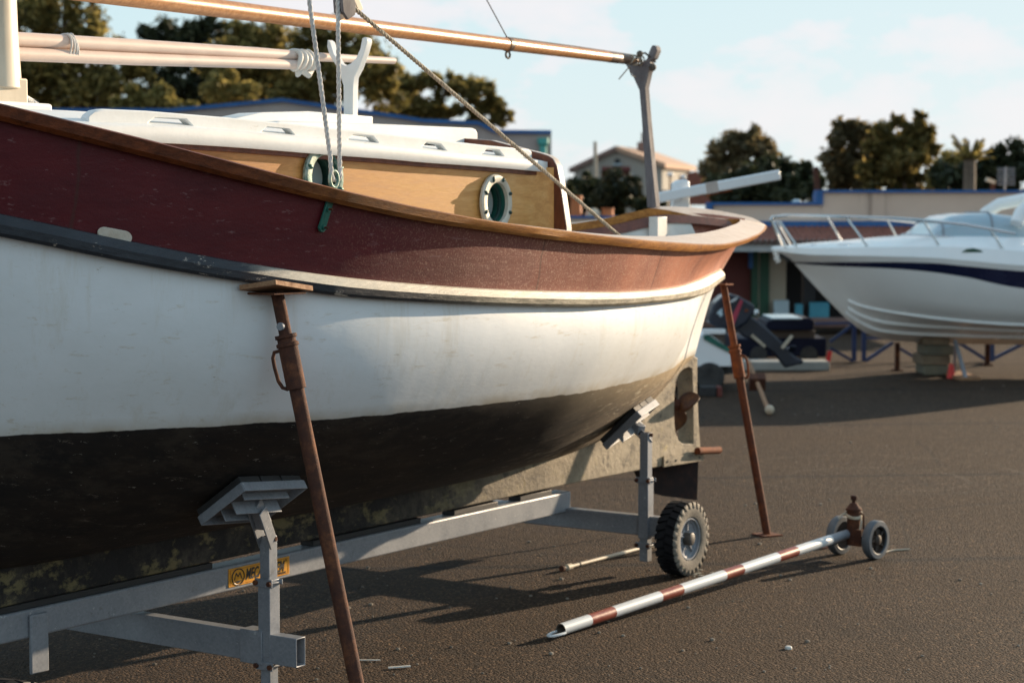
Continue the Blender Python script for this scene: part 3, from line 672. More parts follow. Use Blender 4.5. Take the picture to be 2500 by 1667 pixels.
# chain plate strap with two studs and the eye above the rim
mb = MB()
def bside(u, v, off=.0):
    n = 1.1
    for _ in range(12):
        S, z = onplane(u, v, n); t = (z-zst(S)+.02)/(zrb(S)-zst(S)+.03); n = lerp(nst(S)-.035, nb(S), min(max(t, 0), 1))+off
    return L(S, n, z)
p, q = bside(806, 490, .010), bside(786, 556, .010)
mb.beam(p, q, .034, .009, M['green'], up=Vector((0, -1, 0))); mb.lathe([(.017, -.0045), (.017, .0045), (0, .0045)], q, (0, -1, 0), M['green'], 16)
cp = mb.build('chain_plate', boat, bevel=.002)
for uu, vv in ((800.5, 511), (790, 556)):
    mb = MB(); c = bside(uu, vv, .012); mb.tube([c, c+Vector((.0, -.022, 0))], .0045, M['rust'], 8); mb.lathe([(.0, .006), (.010, .006), (.010, 0)], c, (0, -1, 0), M['green'], 8); mb.build('stud', cp)
EYEP = (lambda s: L(s[0], 1.13, s[1]))(onplane(815, 446, 1.13))
mb = MB(); ez = EYEP + Vector((0, 0, .012))
mb.tube([ez+Vector((.022*math.cos(a), 0, .030*math.sin(a)+.0)) for a in [k*2*math.pi/20 for k in range(20)]], .007, M['bronze'], 8, closed=True)
mb.beam(ez+Vector((0, 0, -.02)), ez+Vector((0, 0, -.10)), .03, .008, M['green'], up=Vector((0, 1, 0))); mb.build('rigging_eye', boat, angle=50)
# mast and its foot
mb = MB(); mz = [(2.0, .112), (2.34, .104), (2.345, .092), (2.5, .088), (2.75, .082), (3.2, .076), (4.6, .066), (6.5, .05)]
mastx = -.205
mb.box(L(mastx-.03, 0, 2.10), (.235, .19, .48), M['cream'])
mb.tube([L(mastx, 0, 2.3)]+[L(mastx+.0, 0, z) for z, r in mz[3:]], [.108]+[r*1.1 for z, r in mz[3:]], M['cream'], 28); mb.build('mast', boat, bevel=.006)
mb = MB(); mb.box(L(-.55, 0, 2.215), (1.0, .3, .07), M['white']); mb.build('mast_step', boat, bevel=.01)

# ------------------------------------------------------------------ spars, boom, ropes (world space)
def W(S, n, z): return BW(S, n, z)
def wp(u, v, n): S, z = onplane(u, v, n); return BW(S, n, z)
NS = -.13
mb = MB(); mb.tube([wp(-60, 92, NS), wp(60, 98.5, NS), wp(330, 113, NS), wp(630, 131, NS), wp(800, 141, NS), wp(962, 149, NS)], [.029, .029, .028, .026, .019, .0155], M['spar'], 20)
tag(mb.build('spar'), 'upper and longer of two pinkish painted spars resting in the white forked crutch', 'spar', 'spars lying along the boat')
mb = MB(); mb.tube([wp(-60, 129, NS+.015), wp(60, 133.5, NS+.015), wp(330, 145, NS+.015), wp(630, 155, NS+.015), wp(775, 161, NS+.015)], [.026, .026, .025, .023, .02], M['spar'], 20)
tag(mb.build('spar'), 'lower and shorter pinkish spar tied beneath the longer one', 'spar', 'spars lying along the boat')
for (u, top, bt, lab, wd) in ((166, 84, 152, 'thin white rope lashing around both spars next to the mast', 5), (735, 126, 170, 'ragged white cloth tie around the spars near the forked crutch', 14)):
    mb = MB(); c0 = wp(u, (top+bt)/2, NS+.004); h = (wp(u, top, NS)-wp(u, bt, NS)).length/2
    for q in range(4):
        off = (q-1.5)*wd*.0016*1.4; ring_ = []
        for k in range(24):
            a = k*2*math.pi/24; e = Vector((NX.x, NX.y, 0))*math.cos(a)*.037+Vector((0, 0, 1))*math.sin(a)*(h+.002*math.sin(3*a+q))
            ring_.append(c0+e+Vector((AX.x, AX.y, 0))*(off+.006*math.sin(2*a+q)))
        mb.tube(ring_, .0045 if wd < 10 else .012, M['rope'] if wd < 10 else M['whitein'], 8, closed=True)
    if wd > 10:
        for s_ in (1, -.4): mb.tube([c0+Vector((0, 0, -h)), c0+Vector((AX.x*.05*s_, AX.y*.05*s_, -h-.02)), c0+Vector((AX.x*.09*s_, AX.y*.09*s_, -h+.01))], [.016, .018, .006], M['whitein'], 8)
    tag(mb.build('lashing'), lab, 'lashing')
# boom
bA = wp(300, -8, -.03); n2, z2 = atS(1545, 147, 5.05); bB = BW(5.05, n2, z2)
bdir = (bB-bA).normalized()
def boomat(u):
    lo, hi = 0, (bB-bA).length*1.1
    for _ in range(40):
        m_ = (lo+hi)/2; p = bA+bdir*m_; d = p.y*_c-(p.z-EYE)*_s
        if CX+F*p.x/d < u: lo = m_
        else: hi = m_
    return bA+bdir*lo
boom = thing('boom', 'long varnished wooden boom running above the cabin to the grey crutch at the stern', 'boom', bA)
def relt(o): o.location = (0, 0, 0); o.matrix_parent_inverse = Matrix.Translation(-bA); return o
bpts = [bA-bdir*.9, boomat(430), boomat(700), boomat(1000), boomat(1240), boomat(1489)]
mb = MB(); mb.tube(bpts, [.039, .038, .037, .036, .034, .031], M['boom'], 24); relt(mb.build('pole', boom))
mb = MB(); mb.tube([boomat(1484), boomat(1487), boomat(1530), boomat(1538)], [.031, .0325, .0305, .018], M['leather'], 24); mb.tube([boomat(1530), boomat(1552), boomat(1566)], [.022, .014, .01], M['boom'], 12); relt(mb.build('leather_end', boom))
mb = MB(); c = boomat(1240); mb.tube([c-bdir*.018, c+bdir*.018], .0375, M['leather'], 24)
mb.tube([c+Vector((0, 0, -.055))+Vector((bdir.x, bdir.y, 0))*.022*math.cos(a)+Vector((0, 0, 1))*.018*math.sin(a) for a in [k*math.pi/6 for k in range(12)]], .006, M['cord'], 6, closed=True); relt(mb.build('boom_band', boom))
mb = MB(); c = boomat(1238); up = wp(1150, -70, -.2); mb.tube([c+Vector((0, 0, .036)), up], .0035, M['galv'], 6); mb.tube([c+Vector((0, 0, .037)), boomat(1400)+Vector((0, 0, .036)), boomat(1545)+Vector((0, 0, .03))], .003, M['cord'], 6)
tag(mb.build('wire_stay'), 'thin dark wire rising from the band on the boom', 'wire')
mb = MB(); rnd = random.Random(3)
for q in range(6):
    c = boomat(1536+q*6); ring_ = [c+Vector((NX.x, NX.y, 0))*.03*math.cos(a)+Vector((AX.x, AX.y, 0))*.02*math.sin(a+q)+Vector((0, 0, 1))*(.028*math.sin(a)) for a in [k*2*math.pi/14 for k in range(14)]]
    mb.tube(ring_, .0045, M['cord'] if q % 2 else M['ropet'], 6, closed=True)
e0 = wp(1537, 163, -.33); mb.tube([e0, wp(1511, 194, -.33)], .0035, M['cord'], 6); mb.tube([e0, wp(1538, 175, -.33), wp(1542, 185, -.33), wp(1552, 189, -.33)], .003, M['cord'], 6)
mb.tube([wp(1560, 133, -.33), wp(1575, 130, -.33), wp(1590, 142, -.33), wp(1600, 152, -.33)], .006, M['cord'], 8); mb.ball(wp(1562, 132, -.33), .02, M['cord'], 10); mb.ball(wp(1593, 165, -.32), .024, M['cord'], 10)
tag(mb.build('cord_lashing'), 'dark cord lashing the boom end down into the grey crutch', 'lashing')
# rigging ropes on the near side
E0 = Matrix.Translation((C0.x, C0.y, 0)) @ Matrix.Rotation(BOAT_ROT, 4, 'Z'); EW = E0 @ (EYEP+Vector((0, 0, .03))); n0 = 1.13
mb = MB(); n0 = 1.13
strand_rope(mb, [wp(735, -140, n0), wp(757, 17, n0), wp(806, 380, n0), wp(809, 428, n0), wp(813, 437, n0-.005), wp(819, 441, n0-.01), wp(827, 438, n0-.005), wp(830, 428, n0), wp(829, 380, n0), wp(825, 17, n0), wp(822, -140, n0)], .0085, M['rope'])
tag(mb.build('rope'), 'doubled pale twisted rope hanging down to the bronze eye on the gunwale', 'rope')
mb = MB()
rend = atS(1492, 559, 2.42); ra = wp(866, 22, n0); rb = BW(2.42, rend[0], rend[1]); strand_rope(mb, [wp(845, 2, n0), ra, rb, rb+(rb-ra)*.09], .0085, M['ropet'])
tag(mb.build('rope'), 'single tan twisted rope slanting from the block down into the cockpit', 'rope')
blk = thing('pulley_block', 'grey wooden pulley block cut off by the top edge beside the ropes', 'pulley', wp(845, 10, n0))
o_ = wp(845, 10, n0)
def relb(o): o.matrix_parent_inverse = Matrix.Translation(-o_); return o
mb = MB()
for q in (-1, 1):
    pl = [onplane(u, v, n0) for u, v in ((822, -25), (842, -30), (858, 10), (856, 38), (838, 50), (826, 30))]
    mb.prism([pl], lambda p, t: BW(p[0], n0+t, p[1]), q*.016-.006, q*.016+.006, M['greywood'])
relb(mb.build('cheek', blk, bevel=.003))
mb = MB(); s_, z_ = onplane(842, 8, n0); mb.lathe([(.0, -.009), (.022, -.009), (.018, 0), (.022, .009), (0, .009)], BW(s_, n0, z_), (NX.x, NX.y, 0), M['rust'], 16); relb(mb.build('sheave', blk))
mb = MB(); mb.beam(wp(850, -30, n0-.03), wp(873, 28, n0-.03), .035, .03, M['cream']); relb(mb.build('strap', blk, bevel=.003))
mb = MB(); strand_rope(mb, [W(-.12, .02, 2.30), wp(76, 246, -.1), wp(118, 277, -.1), wp(150, 300, -.12)], .010, M['rope']); tag(mb.build('rope'), 'short piece of pale rope slanting down behind the cream mast foot', 'rope')

# ================================================================== TRAILER
tr = thing('boat_trailer', 'galvanised steel boat trailer with a long centre beam under the keel', 'trailer', (C0.x, C0.y, 0), BOAT_ROT)
g = M['galv']
def hollow(mb, p, q, wd, ht, wall, m, up=Vector((0, 0, 1))):
    """open square tube: four walls"""
    p = Vector(p); q = Vector(q); d = (q-p).normalized(); sd_ = d.cross(up).normalized(); u2 = sd_.cross(d)
    out_ = [sd_*(a*wd/2)+u2*(b*ht/2) for a, b in ((-1, -1), (1, -1), (1, 1), (-1, 1))]; inn = [sd_*(a*(wd/2-wall))+u2*(b*(ht/2-wall)) for a, b in ((-1, -1), (1, -1), (1, 1), (-1, 1))]
    rows = [[p+x for x in out_], [q+x for x in out_], [q+x for x in inn], [p+x for x in inn]]
    mb.grid(rows, m, closed_u=True, closed_v=True)
mb = MB(); mb.beam(L(-2.6, 0, .322), L(3.667, 0, .322), .10, .108, g); mb.build('beam', tr, bevel=.008)
for a, b in ((-.3, .9), (1.55, 2.35), (2.62, 3.0), (3.2, 3.5)):
    mb = MB(); mb.box(L((a+b)/2, 0, .389), (b-a, .075, .026), M['black']); mb.build('keel_pad', tr, bevel=.004)
SF, ZF = 3.645, .238                                     # rear axle
mb = MB(); mb.beam(L(SF, .0, ZF), L(SF, .68, ZF), .06, .104, g); mb.beam(L(SF, 0, ZF), L(SF, -.68, ZF), .06, .104, g); mb.build('axle', tr, bevel=.006)
SN, ZN = .53, .193                                       # forward arm
mb = MB(); hollow(mb, L(SN, -.825, ZN), L(SN, .825, ZN), .055, .112, .005, g); mb.build('cross_arm', tr, bevel=.004)
nA = atS(588, 1545, SN-.03)[0]; nB2 = atS(641, 1550, SN-.03)[0]
mb = MB(); hollow(mb, L(SN, nA, ZN), L(SN, nB2, ZN), .074, .130, .008, g); mb.build('arm_sleeve', tr, bevel=.003)
def pad_and_post(S, n, zlo, zbr, ztop_, padpts, hullo, w_=.047):
    po_ = MB(); hollow(po_, L(S, n, zlo), L(S, n, ztop_), w_, w_, .004, g, up=Vector((1, 0, 0)))
    po_.build('post', tr, bevel=.003)
    mb = MB(); hollow(mb, L(S, n, zlo+.12), L(S, n, zbr), w_+.012, w_+.012, .005, g, up=Vector((1, 0, 0))); so_ = mb.build('post_sleeve', tr, bevel=.003)
    for zc_ in (zbr-.012, zlo+.085, ):
        mb = MB()
        mb.box(L(S-.030, n, zc_), (.008, .085, .032), g)
        for dn in (-.034, .034):
            mb.tube([L(S-.034, n+dn, zc_), L(S+.036, n+dn, zc_)], .0055, g, 8)
            mb.lathe([(0, .011), (.011, .011), (.011, 0)], L(S-.034, n+dn, zc_), (-1, 0, 0), M['rust'], 6)
        mb.box(L(S+.030, n, zc_), (.006, .085, .02), g)
        mb.build('clamp', tr, bevel=.002)
    # pad: plate with lips and ribs on the underside
    A, Bp, Cc = [Vector(x) for x in padpts]              # low-front, high-front, high-rear
    ex = (Bp-A); ez_ = (Cc-Bp); D_ = A+ez_
    nrm = ex.cross(ez_).normalized()
    ctr = (A+Cc)/2
    if nrm.z < 0: nrm = -nrm                             # towards the hull
    mb = MB(); exn = ex.normalized(); ezn = ez_.normalized(); lx = ex.length; lz = ez_.length
    Rm = Matrix((exn, ezn, nrm)).transposed()
    mb.box(ctr+nrm*.004, (lx, lz, .006), g, Rm)
    for c_, sz in ((ctr-exn*lx/2-nrm*.014, (.006, lz, .036)), (ctr+exn*lx/2-nrm*.014, (.006, lz, .036)), (ctr-ezn*lz/2-nrm*.014, (lx, .006, .036)), (ctr+ezn*lz/2-nrm*.014, (lx, .006, .036))): mb.box(c_, sz, g, Rm)
    for off, hh in ((-.22, .05), (.02, .055), (.26, .03)): mb.box(ctr+exn*lx*off-nrm*(.008+hh/2), (.006, lz*.72, hh), g, Rm)
    po2 = mb.build('support_pad', tr, bevel=.002)
    mb = MB()
    for q in (-.33, 0, .33): mb.box(ctr+ezn*lz*q+nrm*.020, (lx*.98, lz*.31, .026), M['black'], Rm)
    mb.build('rubber_face', po2, bevel=.003)
    mb = MB(); top_ = L(S, n, ztop_)
    dv = (ctr-nrm*.03)-top_
    for dn in (-.028, .028):
        o1 = Vector((0, dn, 0)); mb.beam(top_+o1+Vector((0, 0, -.035)), ctr-nrm*.045+o1, .05, .006, g, up=Vector((0, 1, 0)))
    mb.beam(top_+dv*.35, ctr-nrm*.012, .05, .05, g); mb.tube([top_+Vector((0, .04, -.01)), top_+Vector((0, -.04, -.01))], .010, M['rust'], 8)
    mb.build('swivel_bracket', tr, bevel=.003)
S1 = .53
nP = atS(656, 1420, S1)[0]; zt1 = atS(650, 1306, S1)[1]; zb1 = atS(655, 1412, S1)[1]
pn = lambda u, v, n: (lambda s: L(s[0], n, s[1]))(onplane(u, v, n))
pad_and_post(S1, nP, .04, zb1, zt1, (pn(484, 1264, .60), pn(590, 1180, .80), pn(742, 1174, .79)), 0)
S2 = SF-.02
nQ = atS(1577, 1150, S2)[0]; zt2 = atS(1580, 1056, S2)[1]; zb2 = atS(1575, 1165, S2)[1]
pq = lambda u, v, S: (lambda s: L(S, s[0], s[1]))(atS(u, v, S))
pad_and_post(S2, nQ, .055, zb2, zt2, (pq(1472, 1086, 3.50), pq(1556, 1006, 3.50), pq(1600, 976, 3.80)), 0)
def wheel(S, n, D=.38, wd=.118):
    wmb = MB(); r = D/2; ax = (0, -1, 0); o = L(S, n, r); hw = wd/2; tyr = M['tyreblack']
    wmb.lathe([(r*.56, -hw*.55), (r*.60, -hw*.86), (r*.80, -hw*1.0), (r*.90, -hw*.93), (r*.94, -hw*.80), (r*.94, hw*.80)], o, ax, tyr, 48)
    wmb.lathe([(r*.94, hw*.80), (r*.90, hw*.93), (r*.80, hw*1.0), (r*.60, hw*.86), (r*.56, hw*.55)], o, ax, M['sidewall'], 48)
    wob = wmb.build('wheel', tr, angle=50)
    tm = MB(); NB_ = 26
    for k in range(NB_):
        for sgn in (-1, 1):
            a0 = (k+(.5 if sgn > 0 else 0))*2*math.pi/NB_; rows = []
            for hh, wdt, sh in ((.02, .088, .0), (.55, .082, .05), (.88, .078, .09), (1.0, .072, .10), (1.02, .06, .10)):
                rr = (r*.935, r*1.0) if hh < .9 else ((r*.90, r*.955) if hh < 1.01 else (r*.80, r*.84))
                aa = a0+sh; row = [];
                for rr_, da in ((rr[0], -wdt), (rr[1], -wdt), (rr[1], wdt), (rr[0], wdt)):
                    row.append(o+Vector((math.cos(aa+da)*rr_, -sgn*hw*hh, math.sin(aa+da)*rr_)))
                rows.append(row)
            tm.grid(rows[:3], tyr); tm.grid(rows[2:], M['sidewall'] if sgn > 0 else tyr)
    tm.build('tread', wob, angle=40)
    rm = MB()
    rm.lathe([(r*.58, hw*.62), (r*.57, hw*.80), (r*.53, hw*.80), (r*.52, hw*.55), (r*.47, hw*.50), (r*.46, hw*.42), (r*.40, hw*.38), (r*.20, hw*.34), (.0, hw*.34)], o, ax, g, 40)
    for k in range(5):
        a = k*2*math.pi/5+.3; c_ = o+Vector((math.cos(a)*r*.34, -hw*.42, math.sin(a)*r*.34)); rm.beam(c_-Vector((math.cos(a), 0, math.sin(a)))*r*.12, c_+Vector((math.cos(a), 0, math.sin(a)))*r*.12, .008, .02, g, up=Vector((0, 1, 0)))
        a += .6; c_ = o+Vector((math.cos(a)*r*.27, 0, math.sin(a)*r*.27)); rm.lathe([(0, hw*.46), (.008, hw*.46), (.008, hw*.34)], c_, ax, g, 6)
    rm.build('rim', wob, angle=35)
    hm = MB(); hm.lathe([(0, hw*1.05), (r*.13, hw*1.05), (r*.17, hw*.98), (r*.17, hw*.34)], o, ax, simple('dark_hub_paint', (.03, .028, .026), (.08, .07, .06), 14, .6), 24); hm.build('hub', wob, angle=35)
wheel(SF, .738); wheel(-.93, .86)
mb = MB(); mb.beam(L(-.93, -.78, .193), L(-.93, .78, .193), .06, .10, g); mb.build('axle', tr, bevel=.006)
mb = MB(); mb.box(L(-.075, .058, .245), (.088, .014, .225), g); mb.build('drop_plate', tr, bevel=.005)
# maker's plate on the beam
s0, z0 = onplane(558, 1430, .0525); s1, z1 = onplane(706, 1370, .0525)
mb = MB(); sc_ = ((s0+s1)/2); yel = simple('yellow_plate', (.62, .27, .012), (.74, .34, .02), 20, .4, 0, .05); blk_ = simple('black_lettering', (.012, .012, .012), (.02, .02, .02), 20, .5)
hz_ = .078; zc0 = .3235
mb.box(L(sc_, .0525, zc0), (s1-s0, .003, hz_), yel); plate = mb.build('maker_plate', tr, bevel=.001)
org = simple('orange_outline', (.38, .11, .01), (.44, .14, .01), 20, .4)
mb = MB(); wpl = s1-s0
for a, b, c_, d in ((sc_, zc0+hz_*.41, wpl*.95, .0025), (sc_, zc0-hz_*.41, wpl*.95, .0025), (sc_-wpl*.475, zc0, .0025, hz_*.83), (sc_+wpl*.475, zc0, .0025, hz_*.83)): mb.box(L(a, .0543, b), (c_, .0008, d), org)
mb.build('outline', plate)
mb = MB(); co = L(s0+.058, .0545, zc0-.001)
mb.tube([co+Vector((.038*math.cos(a), 0, .0335*math.sin(a))) for a in [k*math.pi/18 for k in range(36)]], .0028, blk_, 6, closed=True)
for p, q in (((-.024, -.012), (-.012, .017)), ((-.012, .017), (0, .001)), ((0, .001), (.012, .017)), ((.012, .017), (.024, -.012))): mb.beam(co+Vector((p[0], 0, p[1])), co+Vector((q[0], 0, q[1])), .0015, .0045, blk_)
mb.prism([[(-.023, -.017), (.023, -.016), (.010, -.025), (0, -.028), (-.010, -.025)]], lambda p, t: co+Vector((p[0], t, p[1])), -.0005, .0005, blk_)
mb.build('emblem', plate)
def letters(txt, size, loc, parent, name='lettering', shear=.25, width=None, off=.012):
    cu = bpy.data.curves.new(name, 'FONT'); cu.body = txt; cu.size = size; cu.shear = shear; cu.extrude = .0004; cu.offset = off*size; cu.materials.append(blk_)
    o = bpy.data.objects.new(name, cu); COL.objects.link(o); o.parent = parent; o.location = loc; o.rotation_euler = (math.pi/2, 0, 0)
    bpy.context.view_layer.update()
    dep = bpy.context.evaluated_depsgraph_get(); me = bpy.data.meshes.new_from_object(o.evaluated_get(dep)); dx = o.dimensions.x
    bpy.data.objects.remove(o); o = bpy.data.objects.new(name, me); COL.objects.link(o); o.parent = parent; o.location = loc; o.rotation_euler = (math.pi/2, 0, 0)
    if width: o.scale = (width/dx, 1, 1)
    return o
letters('MECANOREM', .064, L(s0+.104, .0548, zc0-.019), plate, width=wpl*.95-.118, off=.03)
letters('REMORQUES', .012, L(s1-.10, .0548, zc0-.031), plate, width=.075)
letters('®', .014, L(s1-.028, .0548, zc0+.020), plate, off=.0, shear=0)

# ================================================================== STEEL PROPS
def jack(top, base, rt, rb_, col, fr_top, fr_col, label, mats, handle_side, pin=True, toppl=.16, basepl=False):
    top = Vector(top); base = Vector(base)
    j = thing('steel_prop', label, 'prop', base, 0, 'steel props holding up the boat'); d = (top-base); ln = d.length; dn = d.normalized()
    P = lambda f: dn*(ln*f)
    mt, mo, mc = mats
    mb = MB(); mb.tube([P(fr_col-.03), P(1.0)], rt, mt, 24); mb.build('inner_tube', j)
    if rb_: mb = MB(); mb.tube([P(.004), P(fr_col)], rb_, mo, 24); mb.build('outer_tube', j)
    mb = MB(); r = col; mb.lathe([(rb_, P(fr_col).length-.15), (r, P(fr_col).length-.15), (r, P(fr_col).length), (r+.005, P(fr_col).length), (r+.005, P(fr_col).length+.012), (r-.002, P(fr_col).length+.016), (r-.002, P(fr_col).length+.028), (r+.004, P(fr_col).length+.03), (r+.004, P(fr_col).length+.042), (rt, P(fr_col).length+.042)], (0, 0, 0), dn, mc, 28); mb.build('collar', j, angle=40)
    hs = Vector(handle_side).normalized(); c0 = P(fr_col)+dn*-.015; c1 = P(fr_col)+dn*-.152
    mb = MB(); mb.tube([c0+hs*(r-.004), c0+hs*(r+.018)-dn*.006, c0+hs*(r+.027)-dn*.026, c0+hs*(r+.028)-dn*.06, c1+hs*(r+.024)+dn*.028, c1+hs*(r+.014)+dn*.006, c1+hs*(r-.004)], .0068, mc, 10); mb.build('handle', j)
    mb = MB(); side = dn.cross(hs).normalized()
    R_ = Matrix.Rotation(BOAT_ROT, 3, 'Z')
    mb.box(P(1)+Vector((0, 0, -.004)), (toppl, toppl*.72, .008), mt, R_); mb.build('top_plate', j, bevel=.002)
    if pin:
        p_ = P(fr_col)+dn*.072; q = Vector((-p_.x-base.x, -p_.y-base.y, 0)).normalized(); fw = Vector((-base.x, -base.y, 0)).normalized()+hs*.45; fw.normalize()
        mb = MB(); mb.lathe([(0, rt+.008), (.013, rt+.008), (.0145, rt+.004), (.0145, rt-.01)], p_, fw, M['galv'], 16); mb.build('pin', j, angle=40)
    mb = MB(); mb.box((0, 0, .004), (.13, .13, .008), mo, Matrix.Rotation(.5, 3, 'Z')); mb.build('base_plate', j, bevel=.002)
    return j
T0 = BW(.085, 1.105, 1.578); sQ, zQ = onplane(868, 1655, 1.40); Q0 = BW(sQ, 1.40, zQ)
dd = (Q0-T0); base0 = T0 + dd*(T0.z/(T0.z-Q0.z)); base0.z = 0
u_col = None
def frac_on(v_target):
    lo, hi = 0.0, 1.0
    for _ in range(40):
        m_ = (lo+hi)/2; p = base0.lerp(T0, m_); d = p.y*_c-(p.z-EYE)*_s; v = CY-F*(p.y*_s+(p.z-EYE)*_c)/d
        if v > v_target: lo = m_
        else: hi = m_
    return lo
jack(T0, base0, .0225, .0262, .0345, 1, frac_on(846), 'brown rusty steel prop in front, with a wooden board under the black rubbing strake', (M['rust'], M['rust'], M['rust']), (-1, .1, .0), True, .17)
mb = MB(); Rb = Matrix.Rotation(BOAT_ROT+.12, 3, 'Z') @ Matrix.Rotation(rad(7), 3, 'Y') @ Matrix.Rotation(rad(-8), 3, 'X')
mb.box(T0+Vector((-.0, -.01, .014)), (.235, .15, .018), M['plank'], Rb); tag(mb.build('wooden_board', bevel=.002), 'small splintered plywood board wedged between the front prop and the strake', 'board')
T1 = Vector((1.232, 11.42, 1.44)); B1 = Vector((1.471, 11.199, 0))
jack(T1, B1, .0205, .0235, .033, 1, .725, 'orange rusty steel prop standing under the stern tip of the wooden boat', (M['rusto'], rust('brown_orange_steel', (.10, .028, .012), (.22, .065, .018), (.045, .016, .01)), M['rusto']), (1, -.3, 0), False, .11)

# ================================================================== STRIPED POLE ON WHEELS
dol = thing('hand_dolly', 'red and white striped tow pole on two small wheels, lying on the asphalt', 'dolly', (1.8, 10.5, 0))
DO = Vector((1.8, 10.5, 0))
d0 = Vector((.178, 8.432, .032))-DO; d1 = Vector((1.80, 10.5, .118))-DO
swhite = simple('striped_white_paint', (.66, .68, .68), (.56, .57, .57), 9, .38, 0, .1, .002); sred = simple('striped_red_paint', (.20, .035, .022), (.27, .055, .03), 12, .4, 0, .2, .002)
ext = lambda f: d0+(d1-d0)*f
mb = MB(); pr = .0265
cuts = [.022, .1, .171, .314, .383, .529, .592, .725, .798, .935, 1.05]
for i in range(10):
    m = swhite if i % 2 == 0 else sred
    if i == 9: m = M['galv']
    mb.tube([ext(cuts[i]), ext(cuts[i+1])], pr if i < 9 else pr*.97, m, 28, caps=(i == 9))
mb.build('pole', dol, angle=40)
e = ext(.022); dv = (d0-d1).normalized(); sd2 = dv.cross(Vector((0, 0, 1))).normalized(); upv = sd2.cross(dv)
mb = MB(); lip = [e+dv*.088*math.cos(a)+sd2*pr*.98*math.sin(a)+Vector((0, 0, -.012)) for a in [-math.pi/2+k*math.pi/16 for k in range(17)]]
mb.tube(lip, .0065, swhite, 8); mb.lathe([(pr*.98, .0), (pr*.80, .0), (pr*.80, -.07), (0, -.07)], e, -dv*-1, M['cord'], 24); mb.build('hook_end', dol)
wA = Vector((1.951, 10.42, .1045))-DO; wB = Vector((1.785, 10.573, .1045))-DO; wax = (wA-wB).normalized()
drub = simple('blue_grey_rubber', (.06, .075, .09), (.12, .135, .15), 10, .6); ddark = simple('rusty_black_hub', (.02, .016, .014), (.06, .035, .022), 14, .7)
for c, sg in ((wA, 1), (wB, -1)):
    r = .1045; mb = MB(); mb.lathe([(r*.70, -.022), (r*.74, -.025), (r*.96, -.024), (r, -.018), (r, .018), (r*.96, .024), (r*.74, .025), (r*.70, .022), (r*.70, -.022)], c, wax*sg, drub, 44); wo = mb.build('wheel', dol, angle=35)
    mb = MB(); mb.lathe([(r*.71, .016), (r*.66, .018), (r*.64, .0), (r*.30, .004), (r*.26, .02), (r*.14, .026), (0, .026)], c, wax*sg, ddark, 40); mb.lathe([(r*.70, -.016), (r*.3, -.006), (0, -.02)], c, wax*sg, ddark, 40)
    for k in range(5):
        a = k*2*math.pi/5; t_ = wax.cross(Vector((0, 0, 1))); dir_ = t_*math.cos(a)+Vector((0, 0, 1))*math.sin(a); mb.beam(c+wax*sg*.008+dir_*.025, c+wax*sg*.008+dir_*r*.66, .014, .012, ddark)
    mb.build('hub', wo, angle=35)
mb = MB(); mb.tube([wB, wA], .017, M['rust'], 12); mid = (wA+wB)/2; mb.box(mid+Vector((0, 0, -.0)), (.075, .05, .09), M['rust'], Matrix.Rotation(math.atan2(wax.y, wax.x), 3, 'Z')); mb.build('axle', dol)
bc = at(2084, 1290, 10.52)-DO; bz = .118
mb = MB(); mb.lathe([(.034, .06), (.036, .07), (.036, .245), (.044, .248), (.044, .258), (.036, .264), (.020, .285), (.010, .292), (.010, .302), (.016, .308), (.0185, .318), (.016, .329), (.0, .334)], (bc.x, bc.y, 0), (0, 0, 1), M['rust'], 24); mb.build('hitch_cylinder', dol, angle=45)
hx = Vector((.9, -.4, 0)).normalized(); hb = Vector((bc.x, bc.y, 0))
mb = MB(); mb.tube([hb+hx*.034+Vector((0, 0, .235)), hb+hx*.052+Vector((0, 0, .228)), hb+hx*.055+Vector((0, 0, .19)), hb+hx*.055+Vector((0, 0, .15)), hb+hx*.036+Vector((0, 0, .138))], .006, M['rust'], 8); mb.build('handle', dol)
mb = MB(); rc = []
for k in range(60):
    a = k/59*4.2*math.pi; rc.append(Vector((1.8, 10.5, 0))+hb+Vector((math.cos(a), math.sin(a), 0))*(.043+.004*math.sin(3*a))+Vector((0, 0, .232+.012*math.sin(a)-.0012*k*.2)))
rc += [DO+hb+Vector((.035, -.035, .19)), DO+hb+Vector((.02, -.05, .13)), DO+hb+Vector((.05, -.06, .06)), DO+hb+Vector((.09, -.07, .012)), G(2165, 1346, .006), G(2185, 1342, .006), G(2205, 1341, .006), G(2222, 1340, .006)]
mb.tube(rc, .0052, M['ropet'], 8); mb.tube([DO+hb+Vector((-.043, 0, .235)), DO+hb+Vector((-.07, -.01, .222)), DO+hb+Vector((-.085, -.012, .205))], .005, M['ropet'], 7)
tag(mb.build('tie_rope'), 'thin tan rope wound around the dolly hitch and trailing on the asphalt', 'rope')

# thin steel rod and litter on the ground
mb = MB(); a = G(1372, 1388, .015); b = G(1640, 1318, .015); dv = (b-a).normalized()
mb.tube([a, b], .0105, M['cream'], 12); mb.tube([a+dv*.045, a+dv*.085], .017, M['cream'], 12); mb.tube([a-dv*.004, a+dv*.012], .0165, M['rust'], 12); mb.tube([a+dv*.16, a+dv*.165], .013, M['cord'], 10); mb.tube([b-dv*.25, b-dv*.2], .016, M['cream'], 12)
tag(mb.build('steel_rod'), 'thin cream steel rod lying on the asphalt behind the trailer tyre', 'rod')
pale = simple('pale_litter', (.55, .54, .50), (.72, .71, .67), 20, .6)
mb = MB(); c = G(1925, 1583, .0); mb.lathe([(.0, .013), (.011, .012), (.0155, .008), (.016, 0)], c, (0, 0, 1), pale, 14); tag(mb.build('bottle_cap'), 'small white cap lying on the sunlit asphalt near the bottom edge', 'cap')
